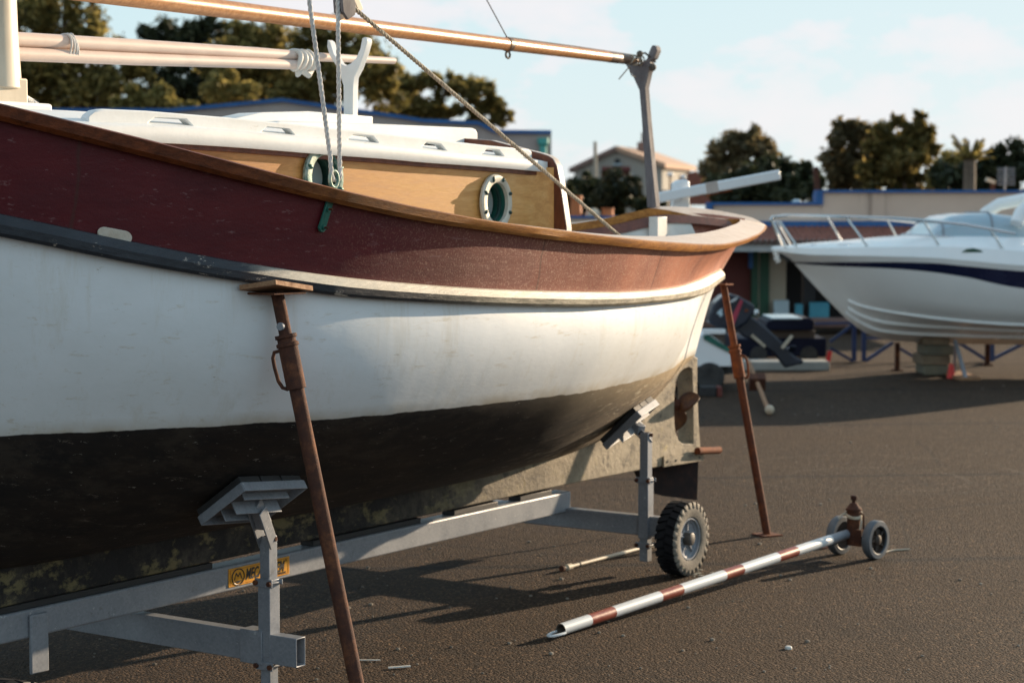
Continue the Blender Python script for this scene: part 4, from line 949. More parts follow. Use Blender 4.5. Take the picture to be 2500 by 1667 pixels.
mb = MB(); c = G(975, 1631); mb.beam(c+Vector((-.045, -.01, .006)), c+Vector((.045, .012, .008)), .012, .005, pale); tag(mb.build('wood_splinter'), 'pale splinter on the asphalt to the right of the front prop', 'splinter')
mb = MB(); c = G(905, 1613); mb.beam(c+Vector((-.05, .0, .005)), c+Vector((.04, .0, .005)), .006, .004, pale); tag(mb.build('wood_splinter'), 'thin pale sliver close to the foot of the front prop', 'splinter')
mb = MB(); c = G(2014, 1338); mb.box(c+Vector((0, 0, .012)), (.045, .03, .02), simple('pink_litter', (.5, .24, .17), (.62, .33, .25), 20, .6), Matrix.Rotation(.4, 3, 'Z')); tag(mb.build('brick_chip', bevel=.003), 'pinkish brick chip beside the left wheel of the striped dolly', 'chip')
mb = MB(); rnd = random.Random(11)
pebm = simple('pebbles', (.10, .085, .07), (.34, .29, .23), 8, .8)
for k in range(420):
    u, v = rnd.uniform(0, 2500), rnd.uniform(940, 1700) ** 1.0
    c = G(u, v); r = rnd.choice([.004, .005, .006, .008, .012]) * rnd.uniform(.7, 1.2); mb.ball(c+Vector((0, 0, r*.35)), r, pebm, 6, (1, rnd.uniform(.6, 1), .6))
for k in range(26):
    c = G(1700+rnd.gauss(0, 20), 1400+rnd.gauss(0, 6)); r = rnd.uniform(.006, .014); mb.ball(c+Vector((0, 0, r*.3)), r, simple_leaf if False else M['ropet'], 5, (1.4, .8, .4))
o = mb.build('gravel'); o['kind'] = 'stuff'; o['label'] = 'loose grit and small stones scattered over the asphalt'

# ================================================================== BUILDINGS BEHIND
wallmat = None
def mat_wall(name, a, b, streak, amount=.8, sc=.9):
    n = NB(name)
    col = n.mix(n.ramp(n.noise(.7, 7, .65), [(.35, 0.0), (.7, 1.0)]), a, b)
    col = n.mix(n.math('MULTIPLY', n.ramp(n.noise(sc, 7, .7, (1, 1, .06)), [(.56, 0.0), (.66, 1.0)]), amount), col, streak)
    n.bump(n.noise(20, 5, .6), .15, .01)
    return n.out(col, .85, 0, .3)
tanwall = mat_wall('stained_tan_render', (.60, .46, .36), (.68, .53, .42), (.13, .085, .07))
greywall = mat_wall('grey_mauve_render', (.36, .30, .28), (.41, .35, .325), (.2, .18, .17), .4)
bluepaint = simple('blue_coping_paint', (.015, .085, .25), (.03, .13, .34), 3, .7)
maroonwall = simple('dark_red_wall_paint', (.10, .022, .018), (.14, .035, .028), 2, .8)
beige = simple('beige_pillar_paint', (.36, .31, .24), (.42, .37, .29), 2, .8)
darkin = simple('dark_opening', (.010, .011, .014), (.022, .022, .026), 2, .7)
dkgreen = simple('dark_green_paint', (.008, .055, .030), (.012, .075, .04), 3, .6)
palepan = simple('pale_blue_panel', (.36, .47, .52), (.45, .55, .60), 2, .5)
bluepan = simple('turquoise_panel', (.03, .22, .32), (.06, .30, .40), 2, .5)
tiles = simple('terracotta_tiles', (.16, .05, .03), (.30, .11, .07), 5, .85, 0, .6, .03, (3, 1, 1))
soffit = simple('pale_grey_fascia', (.40, .43, .45), (.48, .51, .52), 2, .7)
def wall_rect(mb, u0, v0, u1, v1, y, dep, m, vb=None):
    """box whose front face spans the given pixels at distance y, dep metres deep"""
    a, b = at(u0, v0, y), at(u1, v1, y); mb.box(((a.x+b.x)/2, y+dep/2, (a.z+b.z)/2), (abs(b.x-a.x), dep, abs(a.z-b.z)), m)
YB = 32.0
gz = 521+EYE*F/YB                                        # pixel row of the ground there
wh = thing('boatyard_shed', 'long low tan shed with blue coping, stained parapet and tiled canopy behind the motorboat', 'building', at(2100, gz, YB))
def kid(mb, name, par, bevel=0):
    o = mb.build(name, par, bevel); p = par
    base = Vector((0, 0, 0))
    while p: base += Vector(p.location); p = p.parent
    o.matrix_parent_inverse = Matrix.Translation(-base) if par.location.length > 0 else Matrix()
    return o
for q in ((1390, 532, 1742, 600, YB+3), (1742, 500, 2006, 548, YB), (2006, 470, 2700, 548, YB)):
    mb = MB(); wall_rect(mb, *q, .3, tanwall); kid(mb, 'parapet', wh)
for q in ((1385, 527, 1742, 533, YB+2.95, .4), (1728, 494, 2006, 500.5, YB-.05, .4), (1996, 464, 2705, 470.5, YB-.05, .4), (1994, 471, 2010, 500, YB-.06, .42), (1728, 498, 1740, 520, YB-.06, .42)):
    mb = MB(); wall_rect(mb, *q, bluepaint); kid(mb, 'coping', wh)
mb = MB(); wall_rect(mb, 1738, 540, 2700, 553, YB-.12, .4, bluepaint); kid(mb, 'blue_band', wh)
mb = MB(); a, b = at(1738, 553, YB), at(2700, 553, YB); lo = at(1738, 586, YB-1.2)
nt_ = 70; rows = [[], []]
for k in range(nt_*2+1):
    x = lerp(a.x, b.x, k/(nt_*2)); h = .03*(k % 2); rows[0].append(Vector((x, YB-.05, a.z+h))); rows[1].append(Vector((x, YB-1.3, lo.z-.02+h)))
mb.grid(rows, tiles); mb.grid([[p+Vector((0, 0, -.05)) for p in r] for r in rows], tiles); kid(mb, 'tile_canopy', wh)
mb = MB(); wall_rect(mb, 1738, 584, 2700, 614, YB-1.2, .25, soffit); kid(mb, 'fascia', wh)
mb = MB(); wall_rect(mb, 1640, 612, 1836, gz+4, YB+.1, .3, maroonwall); kid(mb, 'red_wall', wh)
mb = MB(); wall_rect(mb, 1836, 612, 1850, gz+4, YB-.05, .3, dkgreen); wall_rect(mb, 1856, 616, 1877, gz+4, YB-.05, .3, dkgreen); kid(mb, 'green_frame', wh)
mb = MB(); wall_rect(mb, 1850, 612, 1856, gz+4, YB-.02, .3, beige); wall_rect(mb, 1877, 612, 1918, gz+4, YB, .3, beige); kid(mb, 'pillar', wh)
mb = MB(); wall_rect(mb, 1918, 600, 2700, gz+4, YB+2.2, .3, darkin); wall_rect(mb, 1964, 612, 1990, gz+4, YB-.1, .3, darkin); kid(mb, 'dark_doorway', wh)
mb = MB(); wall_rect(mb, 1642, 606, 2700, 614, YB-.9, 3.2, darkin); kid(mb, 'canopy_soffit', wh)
for (u0, v0, u1, v1, m, nm) in ((1890, 733, 1926, 792, palepan, 'pale_panel'), (1942, 742, 1960, 796, bluepan, 'blue_panel'), (1977, 738, 2024, 810, bluepan, 'blue_panel')):
    mb = MB(); wall_rect(mb, u0, v0, u1, v1, YB-.3, .1, m); kid(mb, nm, wh, .01)
mb = MB(); wall_rect(mb, 1829, 600, 1838, 655, YB-.2, .1, bluepaint); kid(mb, 'downpipe', wh)
mb = MB(); wall_rect(mb, 1640, gz-18, 2700, gz+3, YB-2.0, .6, simple('brown_planter', (.10, .055, .045), (.16, .09, .07), 2, .85)); tag(mb.build('low_kerb_wall', bevel=.02), 'low dark brown wall at the foot of the tan shed', 'wall')
# things on the shed roof
mb = MB(); c = at(1945, 494, YB+.3); mb.ball(c+Vector((0, 0, .0)), .085, palepan, 14, (1, 1, .6)); mb.box(c+Vector((.18, 0, -.02)), (.12, .1, .05), M['white']); tag(mb.build('roof_vent'), 'small white domed vent on the lower parapet of the tan shed', 'vent')
mb = MB(); a, b = at(1996, 470, YB+.4), at(1991, 408, YB+.4); mb.beam(a, b, .09, .09, M['rust']); tag(mb.build('flue_pipe'), 'brown flue pipe standing where the shed parapet steps up', 'pipe')
mb = MB(); a, b = at(2452, 470, YB+1), at(2455, 408, YB+1); mb.tube([a, b], .018, M['galv'], 8)
for k in range(7):
    v = 412+k*6.5; p = at(2455, v, YB+1); mb.tube([p+Vector((-.14, 0, .0)), p+Vector((.16, 0, 0))], .010, M['galv'], 6)
tag(mb.build('tv_antenna'), 'grey television antenna above the right end of the shed', 'antenna')
mb = MB(); a, b = at(2424, 470, YB+1), at(2424, 446, YB+1); mb.beam(a, b, .07, .07, M['rust']); mb.beam(at(2408, 438, YB+1), at(2428, 446, YB+1), .12, .06, M['cream']); tag(mb.build('chimney_cowl'), 'small tan chimney cowl beside the antenna on the shed', 'chimney')
org_ = simple('orange_terracotta', (.42, .12, .035), (.55, .18, .06), 4, .7)
for u, v0, v1, lab in ((1406, 478, 529, 'taller orange terracotta chimney pot behind the cabin corner'), (1484, 508, 529, 'shorter orange terracotta chimney pot right of the white dome')):
    mb = MB(); c = at(u, v1, YB+3.2); h = at(u, v0, YB+3.2).z-c.z; mb.lathe([(0, 0), (.11, 0), (.095, h*.85), (.115, h*.86), (.115, h), (.08, h), (.08, h*.8)], c, (0, 0, 1), org_, 18); tag(mb.build('chimney_pot'), lab, 'chimney', 'terracotta chimney pots')
mb = MB(); c = at(1448, 528, YB+3.2); mb.ball(c, .15, M['cream'], 18, (1, 1, .95)); tag(mb.build('roof_dome'), 'pale dome between the two orange chimney pots', 'dome')
# gabled warehouse behind the cabin
YG = 42.0
pl = [(-60, 270), (418, 271), (690, 246), (979, 287), (1030, 296), (1168, 302), (1212, 323), (1346, 324), (1346, 640), (-60, 640)]
pw = [(at(u, v, YG).x, max(at(u, v, YG).z, 0)) for u, v in pl]; pw[-1] = (pw[-1][0], 0); pw[-2] = (pw[-2][0], 0)
gw = thing('gabled_warehouse', 'grey gabled warehouse with blue roof edge rising behind the white cabin roof', 'building', (0, YG, 0))
mb = MB(); mb.prism([pw], lambda p, t: Vector((p[0], YG+t, p[1])), 0, 9, greywall); kid(mb, 'wall', gw)
mb = MB()
for i in range(7):
    (x0, z0_), (x1, z1_) = pw[i], pw[i+1]; mb.beam((x0, YG+.1, z0_+.01), (x1, YG+.1, z1_+.01), .35, .075, bluepaint)
kid(mb, 'coping', gw)
mb = MB(); a = at(1326, 404, YG-.12); mb.lathe([(0, 0), (.075, 0), (.075, .40), (.12, .46), (.12, .58), (0, .58)], (a.x, YG-.12, a.z-.0), (0, 0, 1), simple('teal_pipe_paint', (.05, .30, .27), (.08, .38, .34), 4, .6), 16); mb.tube([(a.x, YG-.12, 0), (a.x, YG-.12, a.z)], .07, bluepan, 10); kid(mb, 'teal_pipe', gw)
# house on the rise
YH = 140.0
hs = thing('gabled_house', 'beige gabled house with a red awning, between the cabin and the grey crutch', 'house', (at(1505, 480, YH).x, YH, 0))
hw1 = mat_wall('grey_beige_house_wall', (.33, .31, .275), (.37, .35, .31), (.28, .26, .23), .4, .3)
A_, Bq, Cq = at(1403, 410, YH), at(1617, 400, YH-2), at(1686, 408, YH+6)
apex = at(1507, 361, YH-1); zb_ = 0
back = Vector((Cq.x-Bq.x, Cq.y-Bq.y, 0))
mb = MB(); mb.add([(A_.x, A_.y, 0), (Bq.x, Bq.y, 0), (Bq.x, Bq.y, Bq.z), apex, (A_.x, A_.y, A_.z), (Cq.x, Cq.y, 0), (Cq.x, Cq.y, Bq.z), apex+back, (A_.x+back.x, A_.y+back.y, A_.z), (A_.x+back.x, A_.y+back.y, 0)],
       [[0, 1, 2, 3, 4], [1, 5, 6, 2], [0, 4, 8, 9], [9, 8, 7, 6, 5]], hw1, False); kid(mb, 'wall', hs)
rf = simple('weathered_roof_tiles', (.16, .10, .085), (.26, .17, .14), 3, .85); rfl = simple('roof_edge_tiles', (.42, .26, .17), (.52, .34, .24), 3, .85)
d1_ = (apex-A_); d2_ = (apex-Bq); b2 = back*1.06
mb = MB()
for e0_, ap in ((A_, apex), (Bq, apex)):
    ex_ = e0_-(ap-e0_)*.10; fwd_ = -back*.05
    p = [ap+fwd_+Vector((0, 0, .12)), ex_+fwd_+Vector((0, 0, .12)), ex_+b2+Vector((0, 0, .12)), ap+b2+Vector((0, 0, .12))]; q = [x+Vector((0, 0, -.32)) for x in p]
    mb.add(p+q, [[0, 1, 2, 3], [4, 5, 6, 7], [0, 1, 5, 4], [1, 2, 6, 5], [2, 3, 7, 6], [3, 0, 4, 7]], rf if e0_ is A_ else rfl, False)
ro_ = kid(mb, 'roof', hs)
mb = MB(); c = at(1568, 368, YH+2); mb.box((c.x, YH+2, c.z-.5), (.7, .7, 2.2), rf); mb.tube([(c.x, YH+2, c.z+.5), (c.x, YH+2, c.z+1.3)], .08, M['rust'], 8); o = mb.build('chimney', ro_)
mb = MB(); c = at(1507, 394, YH-1.2); mb.lathe([(0, 0), (.20, 0), (.20, .3)], (c.x, c.y, c.z), (0, 1, 0), darkin, 16); mb.box((c.x, c.y-.05, c.z-.22), (.65, .15, .10), palepan); kid(mb, 'gable_vent', hs)
mb = MB(); c = at(1503, 420, YH-2.2); mb.box((c.x, c.y, c.z), (2.0, 1.4, .28), maroonwall, Matrix.Rotation(rad(-20), 3, 'X')); kid(mb, 'awning', hs)
mb = MB(); c = at(1530, 436, YH-1.6); mb.box((c.x, c.y, c.z), (1.0, .12, .6), palepan); kid(mb, 'window', hs)
mb = MB(); c = at(1575, 480, 120); mb.box((c.x, 120, c.z/2), (1.3*2, 2, c.z*1.27), hw1); tag(mb.build('garden_wall'), 'pale sunlit garden wall below the gabled house', 'wall')
mb = MB(); c0, c1 = at(1690, 430, 110), at(1735, 470, 110); mb.add([at(1676, 425, 110), at(1700, 418, 110), at(1745, 452, 110), at(1745, 500, 110), at(1676, 500, 110)]+[p+Vector((0, 5, 0)) for p in [at(1676, 425, 110), at(1700, 418, 110), at(1745, 452, 110), at(1745, 500, 110), at(1676, 500, 110)]], [[0, 1, 2, 3, 4], [0, 1, 6, 5], [1, 2, 7, 6], [5, 6, 7, 8, 9]], tiles, False)
tag(mb.build('red_roof'), 'dark red tiled roof showing behind the white tiller', 'roof')
# poles and lamps
mb = MB(); p = at(1455, 520, 60); t = at(1453, 346, 60); mb.tube([(p.x, 60, 0), (t.x, 60, t.z)], [.10, .055], M['greywood'] if False else simple('pale_pole', (.34, .30, .24), (.44, .39, .32), 2, .8), 10); tag(mb.build('utility_pole'), 'slim pale utility pole in front of the gabled house', 'pole')
lampw = simple('white_lamp_globe', (.75, .75, .74), (.8, .8, .79), 3, .3)
for u, v, lab in ((1636, 427, 'left one of two white globe street lamps beside the house'), (1668, 433, 'right one of two white globe street lamps, just above the white box')):
    c = at(u, v, 52); lp_ = thing('street_lamp', lab, 'lamp', (c.x, 52, 0), 0, 'white globe street lamps')
    mb = MB(); mb.ball((c.x, 52, c.z), .082, lampw, 16, (1.1, 1.1, .8)); kid(mb, 'globe', lp_)
    mb = MB(); mb.tube([(c.x, 52, 0), (c.x, 52, c.z-.05)], .022, M['rust'], 8); kid(mb, 'post', lp_)

# ================================================================== WHITE SAILING DINGHY BEHIND (its tiller shows over the stern)
YD = 16.0
dc = at(1655, 600, YD)
sd_b = thing('white_sailboat', 'small white boat behind the wooden one, only its rudder head and long white tiller showing', 'boat', (dc.x, YD, 0))
whb = simple('white_gelcoat', (.70, .72, .73), (.76, .78, .79), 2, .3)
mb = MB(); rows = []
for i in range(15):
    t = i/14; xx = dc.x-.05-t*3.6; hb_ = .72*math.sin(math.pi*(.28+.72*(1-t)))**.7 if t < 1 else .0
    hb_ = .62*(1-t**2.4)+.06*(1-t); row = []
    for k in range(13):
        q = k/12*2-1; row.append(Vector((xx, YD+hb_*q, .66+(1-abs(q))**1.0*-.0 + (.62 if abs(q) > .97 else .62*abs(q)**2.2))))
    rows.append(row)
mb.grid(rows, whb); kid(mb, 'hull', sd_b)
mb = MB(); mb.grid([[Vector((r[0].x, r[k].y, r[0].z-.02)) for k in (0, 6, 12)] for r in rows], whb); kid(mb, 'deck', sd_b)
mb = MB()
for xx in (-.4, -2.4): mb.beam((dc.x+xx, YD, 0), (dc.x+xx, YD, .70), .9, .2, M['plank'])
kid(mb, 'cradle', sd_b)
mb = MB(); a, b = at(1638, 446, YD), at(1688, 600, YD)
pl = [(at(u, v, YD).x, at(u, v, YD).z) for u, v in ((1640, 447), (1652, 440), (1676, 438), (1681, 446), (1683, 600), (1636, 600))]
mb.prism([pl], lambda p, t: Vector((p[0], YD+t, p[1])), -.09, .09, whb); kid(mb, 'rudder_head', sd_b, .02)
mb = MB(); p0, p1 = at(1607, 483, YD-.15), at(1904, 427, YD-.15); mb.beam(p0, p1, .075, .085, whb); kid(mb, 'tiller', sd_b, .012)
mb = MB(); f0 = lambda f: p0.lerp(p1, f); mb.beam(f0(.39), f0(.49), .082, .092, simple('tan_wrap', (.42, .36, .32), (.5, .44, .40), 8, .7)); mb.beam(f0(.40)+Vector((0, 0, -.055)), f0(.60)+Vector((0, 0, -.05)), .03, .018, M['rusto']); kid(mb, 'tiller_wrap', sd_b, .006)

# ================================================================== MOTORBOAT ON THE RIGHT
YM = 22.6
pbm = thing('motorboat', 'white motorboat with a navy stripe and steel bow rail, propped up on the right', 'boat', (at(2400, 925, YM).x, YM, 0))
gel = simple('motorboat_gelcoat', (.76, .77, .76), (.81, .82, .81), 1.5, .22, 0, .02, .002)
navy = simple('navy_stripe', (.006, .010, .035), (.010, .016, .05), 2, .25)
X1 = 2900
# (u, v, half-breadth) along each longitudinal line, bow to stern
lines = {
 'keel': [(1941, 646, .0), (2013, 724, .0), (2078, 787, .0), (2123, 817, .0), (2176, 831, .0), (2293, 838, .0), (2470, 841, .0), (X1, 845, .0)],
 'str2': [(1941, 645.5, .01), (2020, 722, .05), (2095, 783, .14), (2150, 806, .22), (2230, 814, .32), (2330, 818, .42), (2480, 822, .46), (X1, 826, .46)],
 'str1': [(1941, 645, .012), (2025, 715, .09), (2100, 768, .24), (2160, 786, .38), (2240, 794, .52), (2330, 799, .65), (2480, 806, .72), (X1, 812, .72)],
 'chine': [(1940.5, 644.5, .015), (2030, 708, .14), (2100, 745, .38), (2170, 760, .58), (2245, 771, .78), (2330, 781, .92), (2480, 792, 1.0), (X1, 802, 1.0)],
 'mid': [(1940, 644, .02), (2020, 678, .22), (2100, 704, .55), (2180, 718, .82), (2260, 730, 1.0), (2350, 742, 1.1), (2480, 755, 1.15), (X1, 775, 1.15)],
 'sbot': [(1939, 643, .03), (2010, 649, .34), (2090, 652, .70), (2180, 656, .96), (2270, 664, 1.12), (2360, 677, 1.19), (2480, 702, 1.22), (X1, 740, 1.22)],
 'stop': [(1938, 640, .04), (2005, 640, .38), (2090, 640, .74), (2180, 640, .99), (2270, 642, 1.15), (2360, 650, 1.22), (2480, 661, 1.25), (X1, 690, 1.25)],
 'rub': [(1888, 612, .03), (1985, 622, .42), (2085, 624, .78), (2178, 626, 1.02), (2270, 629, 1.17), (2362, 636, 1.24), (2480, 647, 1.27), (X1, 672, 1.27)],
 'sheer': [(1881, 606, .0), (1980, 606, .38), (2080, 605, .73), (2175, 603, .97), (2270, 602, 1.11), (2362, 604, 1.18), (2480, 612, 1.2), (X1, 640, 1.2)],
 'deck1': [(1886, 602, .0), (1985, 598, .28), (2085, 592, .55), (2178, 586, .76), (2272, 580, .90), (2362, 580, .98), (2480, 584, 1.0), (X1, 600, 1.0)],
 'deck2': [(1900, 601, .0), (1990, 593, .10), (2090, 587, .24), (2180, 580, .36), (2274, 574, .45), (2362, 572, .5), (2480, 572, .5), (X1, 590, .5)],
 'deck3': [(1915, 601, .0), (1995, 592, .0), (2092, 585, .0), (2182, 579, .0), (2275, 573, .0), (2362, 571, .0), (2480, 571, .0), (X1, 589, .0)]}
def lines3(key, sgn=1, n=40):
    L_ = lines[key]; fu = pch([(i, p[0]) for i, p in enumerate(L_)]); fv = pch([(i, p[1]) for i, p in enumerate(L_)]); fh = pch([(i, p[2]) for i, p in enumerate(L_)])
    out_ = []
    for k in range(n+1):
        t = k/n*(len(L_)-1); h = fh(t); p = at(fu(t), fv(t), YM-h)
        if sgn < 0: p = Vector((p.x, YM+h, p.z))
        out_.append(p)
    return out_
def strips(keys, m, mb):
    for sg in (1, -1): mb.grid([lines3(k, sg) for k in keys], m)
mb = MB(); strips(['keel', 'str2'], gel, mb); strips(['str2', 'str1'], gel, mb); strips(['str1', 'chine'], gel, mb); strips(['chine', 'mid', 'sbot'], gel, mb); strips(['stop', 'rub'], gel, mb); strips(['rub', 'sheer'], gel, mb); kid(mb, 'hull', pbm)
mb = MB()
for kname, hgt in (('str1', .022), ('str2', .02), ('chine', .016)):
    for sg in (1, -1):
        a = lines3(kname, sg)[9:]; mb.tube([p+Vector((0, -sg*.006, -.004)) for p in a], hgt, gel, 8)
kid(mb, 'spray_rail', pbm)
mb = MB(); strips(['sbot', 'stop'], navy, mb); kid(mb, 'navy_stripe', pbm)
mb = MB(); strips(['sheer', 'deck1', 'deck2', 'deck3'], gel, mb); kid(mb, 'deck', pbm)
tr_ = [lines3(k, 1)[-1] for k in lines]+[lines3(k, -1)[-1] for k in list(lines)[::-1]]
mb = MB(); mb.add(tr_, [list(range(len(tr_)))], gel, False); kid(mb, 'transom', pbm)
# windscreen
scrm = simple('tinted_windscreen', (.30, .40, .46), (.34, .45, .51), 2, .12)
prof = [((2228, 579), (2236, 572)), ((2248, 562), (2252, 556)), ((2268, 541), (2272, 537)), ((2296, 527), (2300, 524)), ((2340, 521), (2344, 519)), ((2384, 520), (2388, 518)), ((2440, 527), (2444, 525)), ((2500, 545), (2504, 543)), ((2620, 575), (2624, 573))]
mb = MB(); rows = []
for (p_, q_) in prof:
    row = []
    for k in range(13):
        a = k/12*math.pi; h = .78*math.cos(a); u, v = p_; base_v = 582
        row.append(Vector((at(u, v, YM).x, YM-h, lerp(at(u, base_v, YM).z, at(u, v, YM).z, min(1, 1.35*math.sin(a)**.6)))))
    rows.append(row)
mb.grid(rows, scrm); kid(mb, 'windscreen', pbm)
mb = MB()
for i in (2, 5):
    mb.tube([p+Vector((0, 0, .006)) for p in rows[i]], .012, M['galv'], 6)
kid(mb, 'screen_frame', pbm)
mb = MB()
for sg in (1, -1): mb.tube([at(2436, 540, YM-.85*sg) if False else Vector((at(2436, 545, YM).x, YM-.85*sg, at(2436, 545, YM).z)), Vector((at(2448, 520, YM).x, YM-.8*sg, at(2448, 520, YM).z)), Vector((at(2478, 498, YM).x, YM-.72*sg, at(2478, 498, YM).z)), Vector((at(2540, 485, YM).x, YM-.6*sg, at(2540, 485, YM).z))], .075, gel, 12)
mb.tube([Vector((at(2540, 485, YM).x, YM-.6*q, at(2540, 485, YM).z)) for q in (1, .3, -.3, -1)], .075, gel, 12); kid(mb, 'roll_bar', pbm)
mb = MB(); pl = [at(u, v, YM-1.19) for u, v in ((2348, 615), (2360, 608), (2376, 606), (2392, 610), (2402, 617), (2375, 616))]
mb.add([p+Vector((0, -.02, 0)) for p in pl]+[p+Vector((0, .08, 0)) for p in pl], [[0, 1, 2, 3, 4, 5]]+[[i, (i+1) % 6, 6+(i+1) % 6, 6+i] for i in range(6)], dkgreen, False); kid(mb, 'side_window', pbm)
# rails: near and far, joined round the bow
ss = simple('stainless_rail', (.55, .55, .54), (.66, .66, .65), 4, .2, .8)
nr = [(1884, 538, .05), (1890, 530, .10), (1930, 526, .25), (1985, 527, .42), (2085, 530, .74), (2180, 533, .92), (2255, 538, 1.04), (2360, 549, 1.12), (2480, 571, 1.15)]
def P3(t, sg=1): q = at(t[0], t[1], YM-t[2]); return Vector((q.x, YM-sg*t[2], q.z))
mb = MB(); mb.tube([P3(t) for t in nr], .016, ss, 8); mb.tube([P3(t, -1) for t in nr], .016, ss, 8); mb.tube([P3(nr[0], 1), P3((1882, 541, 0)), P3(nr[0], -1)], .016, ss, 8)
for (u0, v0, h0, u1, v1, h1) in ((1885, 537, .05, 1919, 604, .16), (1903, 540, .14, 1946, 603, .26), (2065, 530, .66, 2117, 600, .80), (2254, 538, 1.04, 2297, 606, 1.10), (2418, 559, 1.13, 2457, 622, 1.19)):
    for sg in (1, -1): mb.tube([P3((u0, v0, h0), sg), P3((u1, v1, h1), sg)], .014, ss, 8)
ir = [(2200, 572, .80), (2300, 577, .9), (2400, 590, .97), (2480, 602, .98)]
mb.tube([P3(t) for t in ir], .010, ss, 6)
kid(mb, 'bow_rail', pbm)
mb = MB(); c = at(1898, 633, YM); mb.ball(c, .055, ss, 12, (.8, 1, 1)); mb.beam(at(1890, 612, YM), at(1900, 640, YM), .10, .05, ss); mb.beam(at(1905, 618, YM), at(1930, 634, YM), .14, .07, M['black']); kid(mb, 'anchor_roller', pbm)
mb = MB(); mb.ball(at(2075, 601, YM-.5), .10, gel, 12, (1.6, 1, .5)); mb.ball(at(1988, 601, YM-.25), .05, ss, 10, (1.2, 1, .6)); kid(mb, 'deck_cleat', pbm)
# supports
ob = simple('old_timber_block', (.13, .095, .06), (.22, .17, .11), 5, .85)
mb = MB(); a, b = at(2243, 838, YM), at(2312, 925, YM); w_ = b.x-a.x
for k in range(4): mb.box(((a.x+b.x)/2+.02*(-1)**k, YM, .06+.115*k), (w_*(1-.03*k), .55, .11), ob if k % 2 else simple('painted_timber_block', (.10, .10, .075), (.17, .15, .10), 4, .85))
tag(mb.build('timber_stack', bevel=.01), 'stack of old timber blocks carrying the keel of the motorboat', 'timber stack')
for u, vt, vb, yy, lab in ((2191, 836, 906, YM+.4, 'dark wooden post under the forward keel of the motorboat'), (2411, 838, 896, YM+1.2, 'reddish wooden post under the aft part of the motorboat')):
    mb = MB(); a = at(u, vt, yy); mb.box((a.x, yy, a.z/2), (.055, .055, a.z), M['rust']); mb.box((a.x, yy, .01), (.12, .12, .02), M['rust']); tag(mb.build('support_post', bevel=.004), lab, 'post', 'posts under the motorboat')
mb = MB(); t = at(2332, 832, YM-.5); 
for u, v, y_ in ((2330, 912, YM-.2), (2358, 914, YM-.9)): mb.beam(t, at(u, v, y_) if False else Vector((at(u, v, y_).x, y_, .02)), .035, .035, M['galv'])
mb.box((at(2345, 912, YM-.5).x, YM-.5, .02), (.25, .9, .03), M['plank']); tag(mb.build('trestle_leg'), 'grey two legged steel trestle under the motorboat', 'trestle')
mb = MB(); a = at(2322, 920, YM-.6); mb.lathe([(0, .16), (.025, .16), (.05, 0)], (a.x, YM-.6, 0), (0, 0, 1), simple('red_marker_paint', (.55, .02, .015), (.65, .03, .02), 4, .5), 12); tag(mb.build('red_marker'), 'small red marker at the foot of the timber stack', 'marker')
# blue lattice frames
bl = simple('dark_blue_steel', (.010, .028, .10), (.02, .05, .16), 3, .5)
def frame(segs, lab, yy):
    mb = MB()
    for (u0, v0, u1, v1, wdt) in segs:
        a, b = at(u0, v0, yy), at(u1, v1, yy); a.z = max(a.z, 0.01); b.z = max(b.z, 0.01); mb.beam(a, b, wdt, wdt, bl)
    tag(mb.build('blue_frame'), lab, 'frame', 'blue steel lattice frames')
YF = 24.4
frame([(2085, 788, 2085, 884, .05), (2027, 834, 2083, 792, .035), (2027, 850, 2083, 882, .035), (1985, 790, 2085, 788, .03)], 'blue lattice frame just left of the motorboat keel', YF)
frame([(2109, 796, 2109, 884, .05), (2112, 882, 2180, 836, .04), (2196, 850, 2246, 880, .035), (2246, 826, 2246, 884, .04), (2109, 826, 2246, 824, .03)], 'blue lattice frame behind the timber stack', YF)
frame([(2340, 836, 2408, 878, .04), (2422, 836, 2422, 884, .05), (2428, 874, 2500, 838, .04), (2330, 832, 2520, 830, .03)], 'blue lattice frame behind the reddish post, at the right edge', YF)

# ================================================================== OUTBOARD BOAT AND NAVY TRAILER
YO = 21.0
ob_ = thing('outboard_boat', 'small white boat with a tilted black outboard engine, half hidden by the wooden stern', 'boat', (at(1740, 925, YO).x, YO, 0))
def pr(mb, px, y0, y1, m): mb.prism([[(at(u, v, YO).x, at(u, v, YO).z) for u, v in px]], lambda p, t: Vector((p[0], t, p[1])), y0, y1, m)
mb = MB(); pr(mb, [(1380, 800), (1700, 806), (1718, 807), (1766, 842), (1772, 882), (1380, 884)], YO-.75, YO+.75, whb); kid(mb, 'hull', ob_, .03)
mb = MB(); pr(mb, [(1700, 808), (1712, 806), (1768, 842), (1764, 850), (1702, 818)], YO-.765, YO-.74, bluepan if False else M['green']); kid(mb, 'green_stripe', ob_)
mb = MB(); pr(mb, [(1699, 793), (1752, 793), (1752, 804), (1699, 804)], YO-.8, YO-.7, whb); kid(mb, 'bracket', ob_, .008)
mb = MB(); pr(mb, [(1380, 884), (1770, 884), (1780, 900), (1740, 905), (1380, 905)], YO-.6, YO+.6, M['rubber']); kid(mb, 'trailer_bed', ob_)
for xx, yy in ((1715, YO-.72), (1715, YO+.72), (1480, YO-.72)):
    c = at(xx, 905, YO); mb = MB(); mb.lathe([(.06, -.07), (.14, -.07), (.155, -.05), (.155, .05), (.14, .07), (.06, .07), (0, .05)], (c.x, yy, .155), (0, -1, 0), M['rubber'], 24); kid(mb, 'wheel', ob_)
eng = MB(); cow = simple('black_blue_cowling', (.006, .009, .018), (.012, .018, .035), 3, .25)
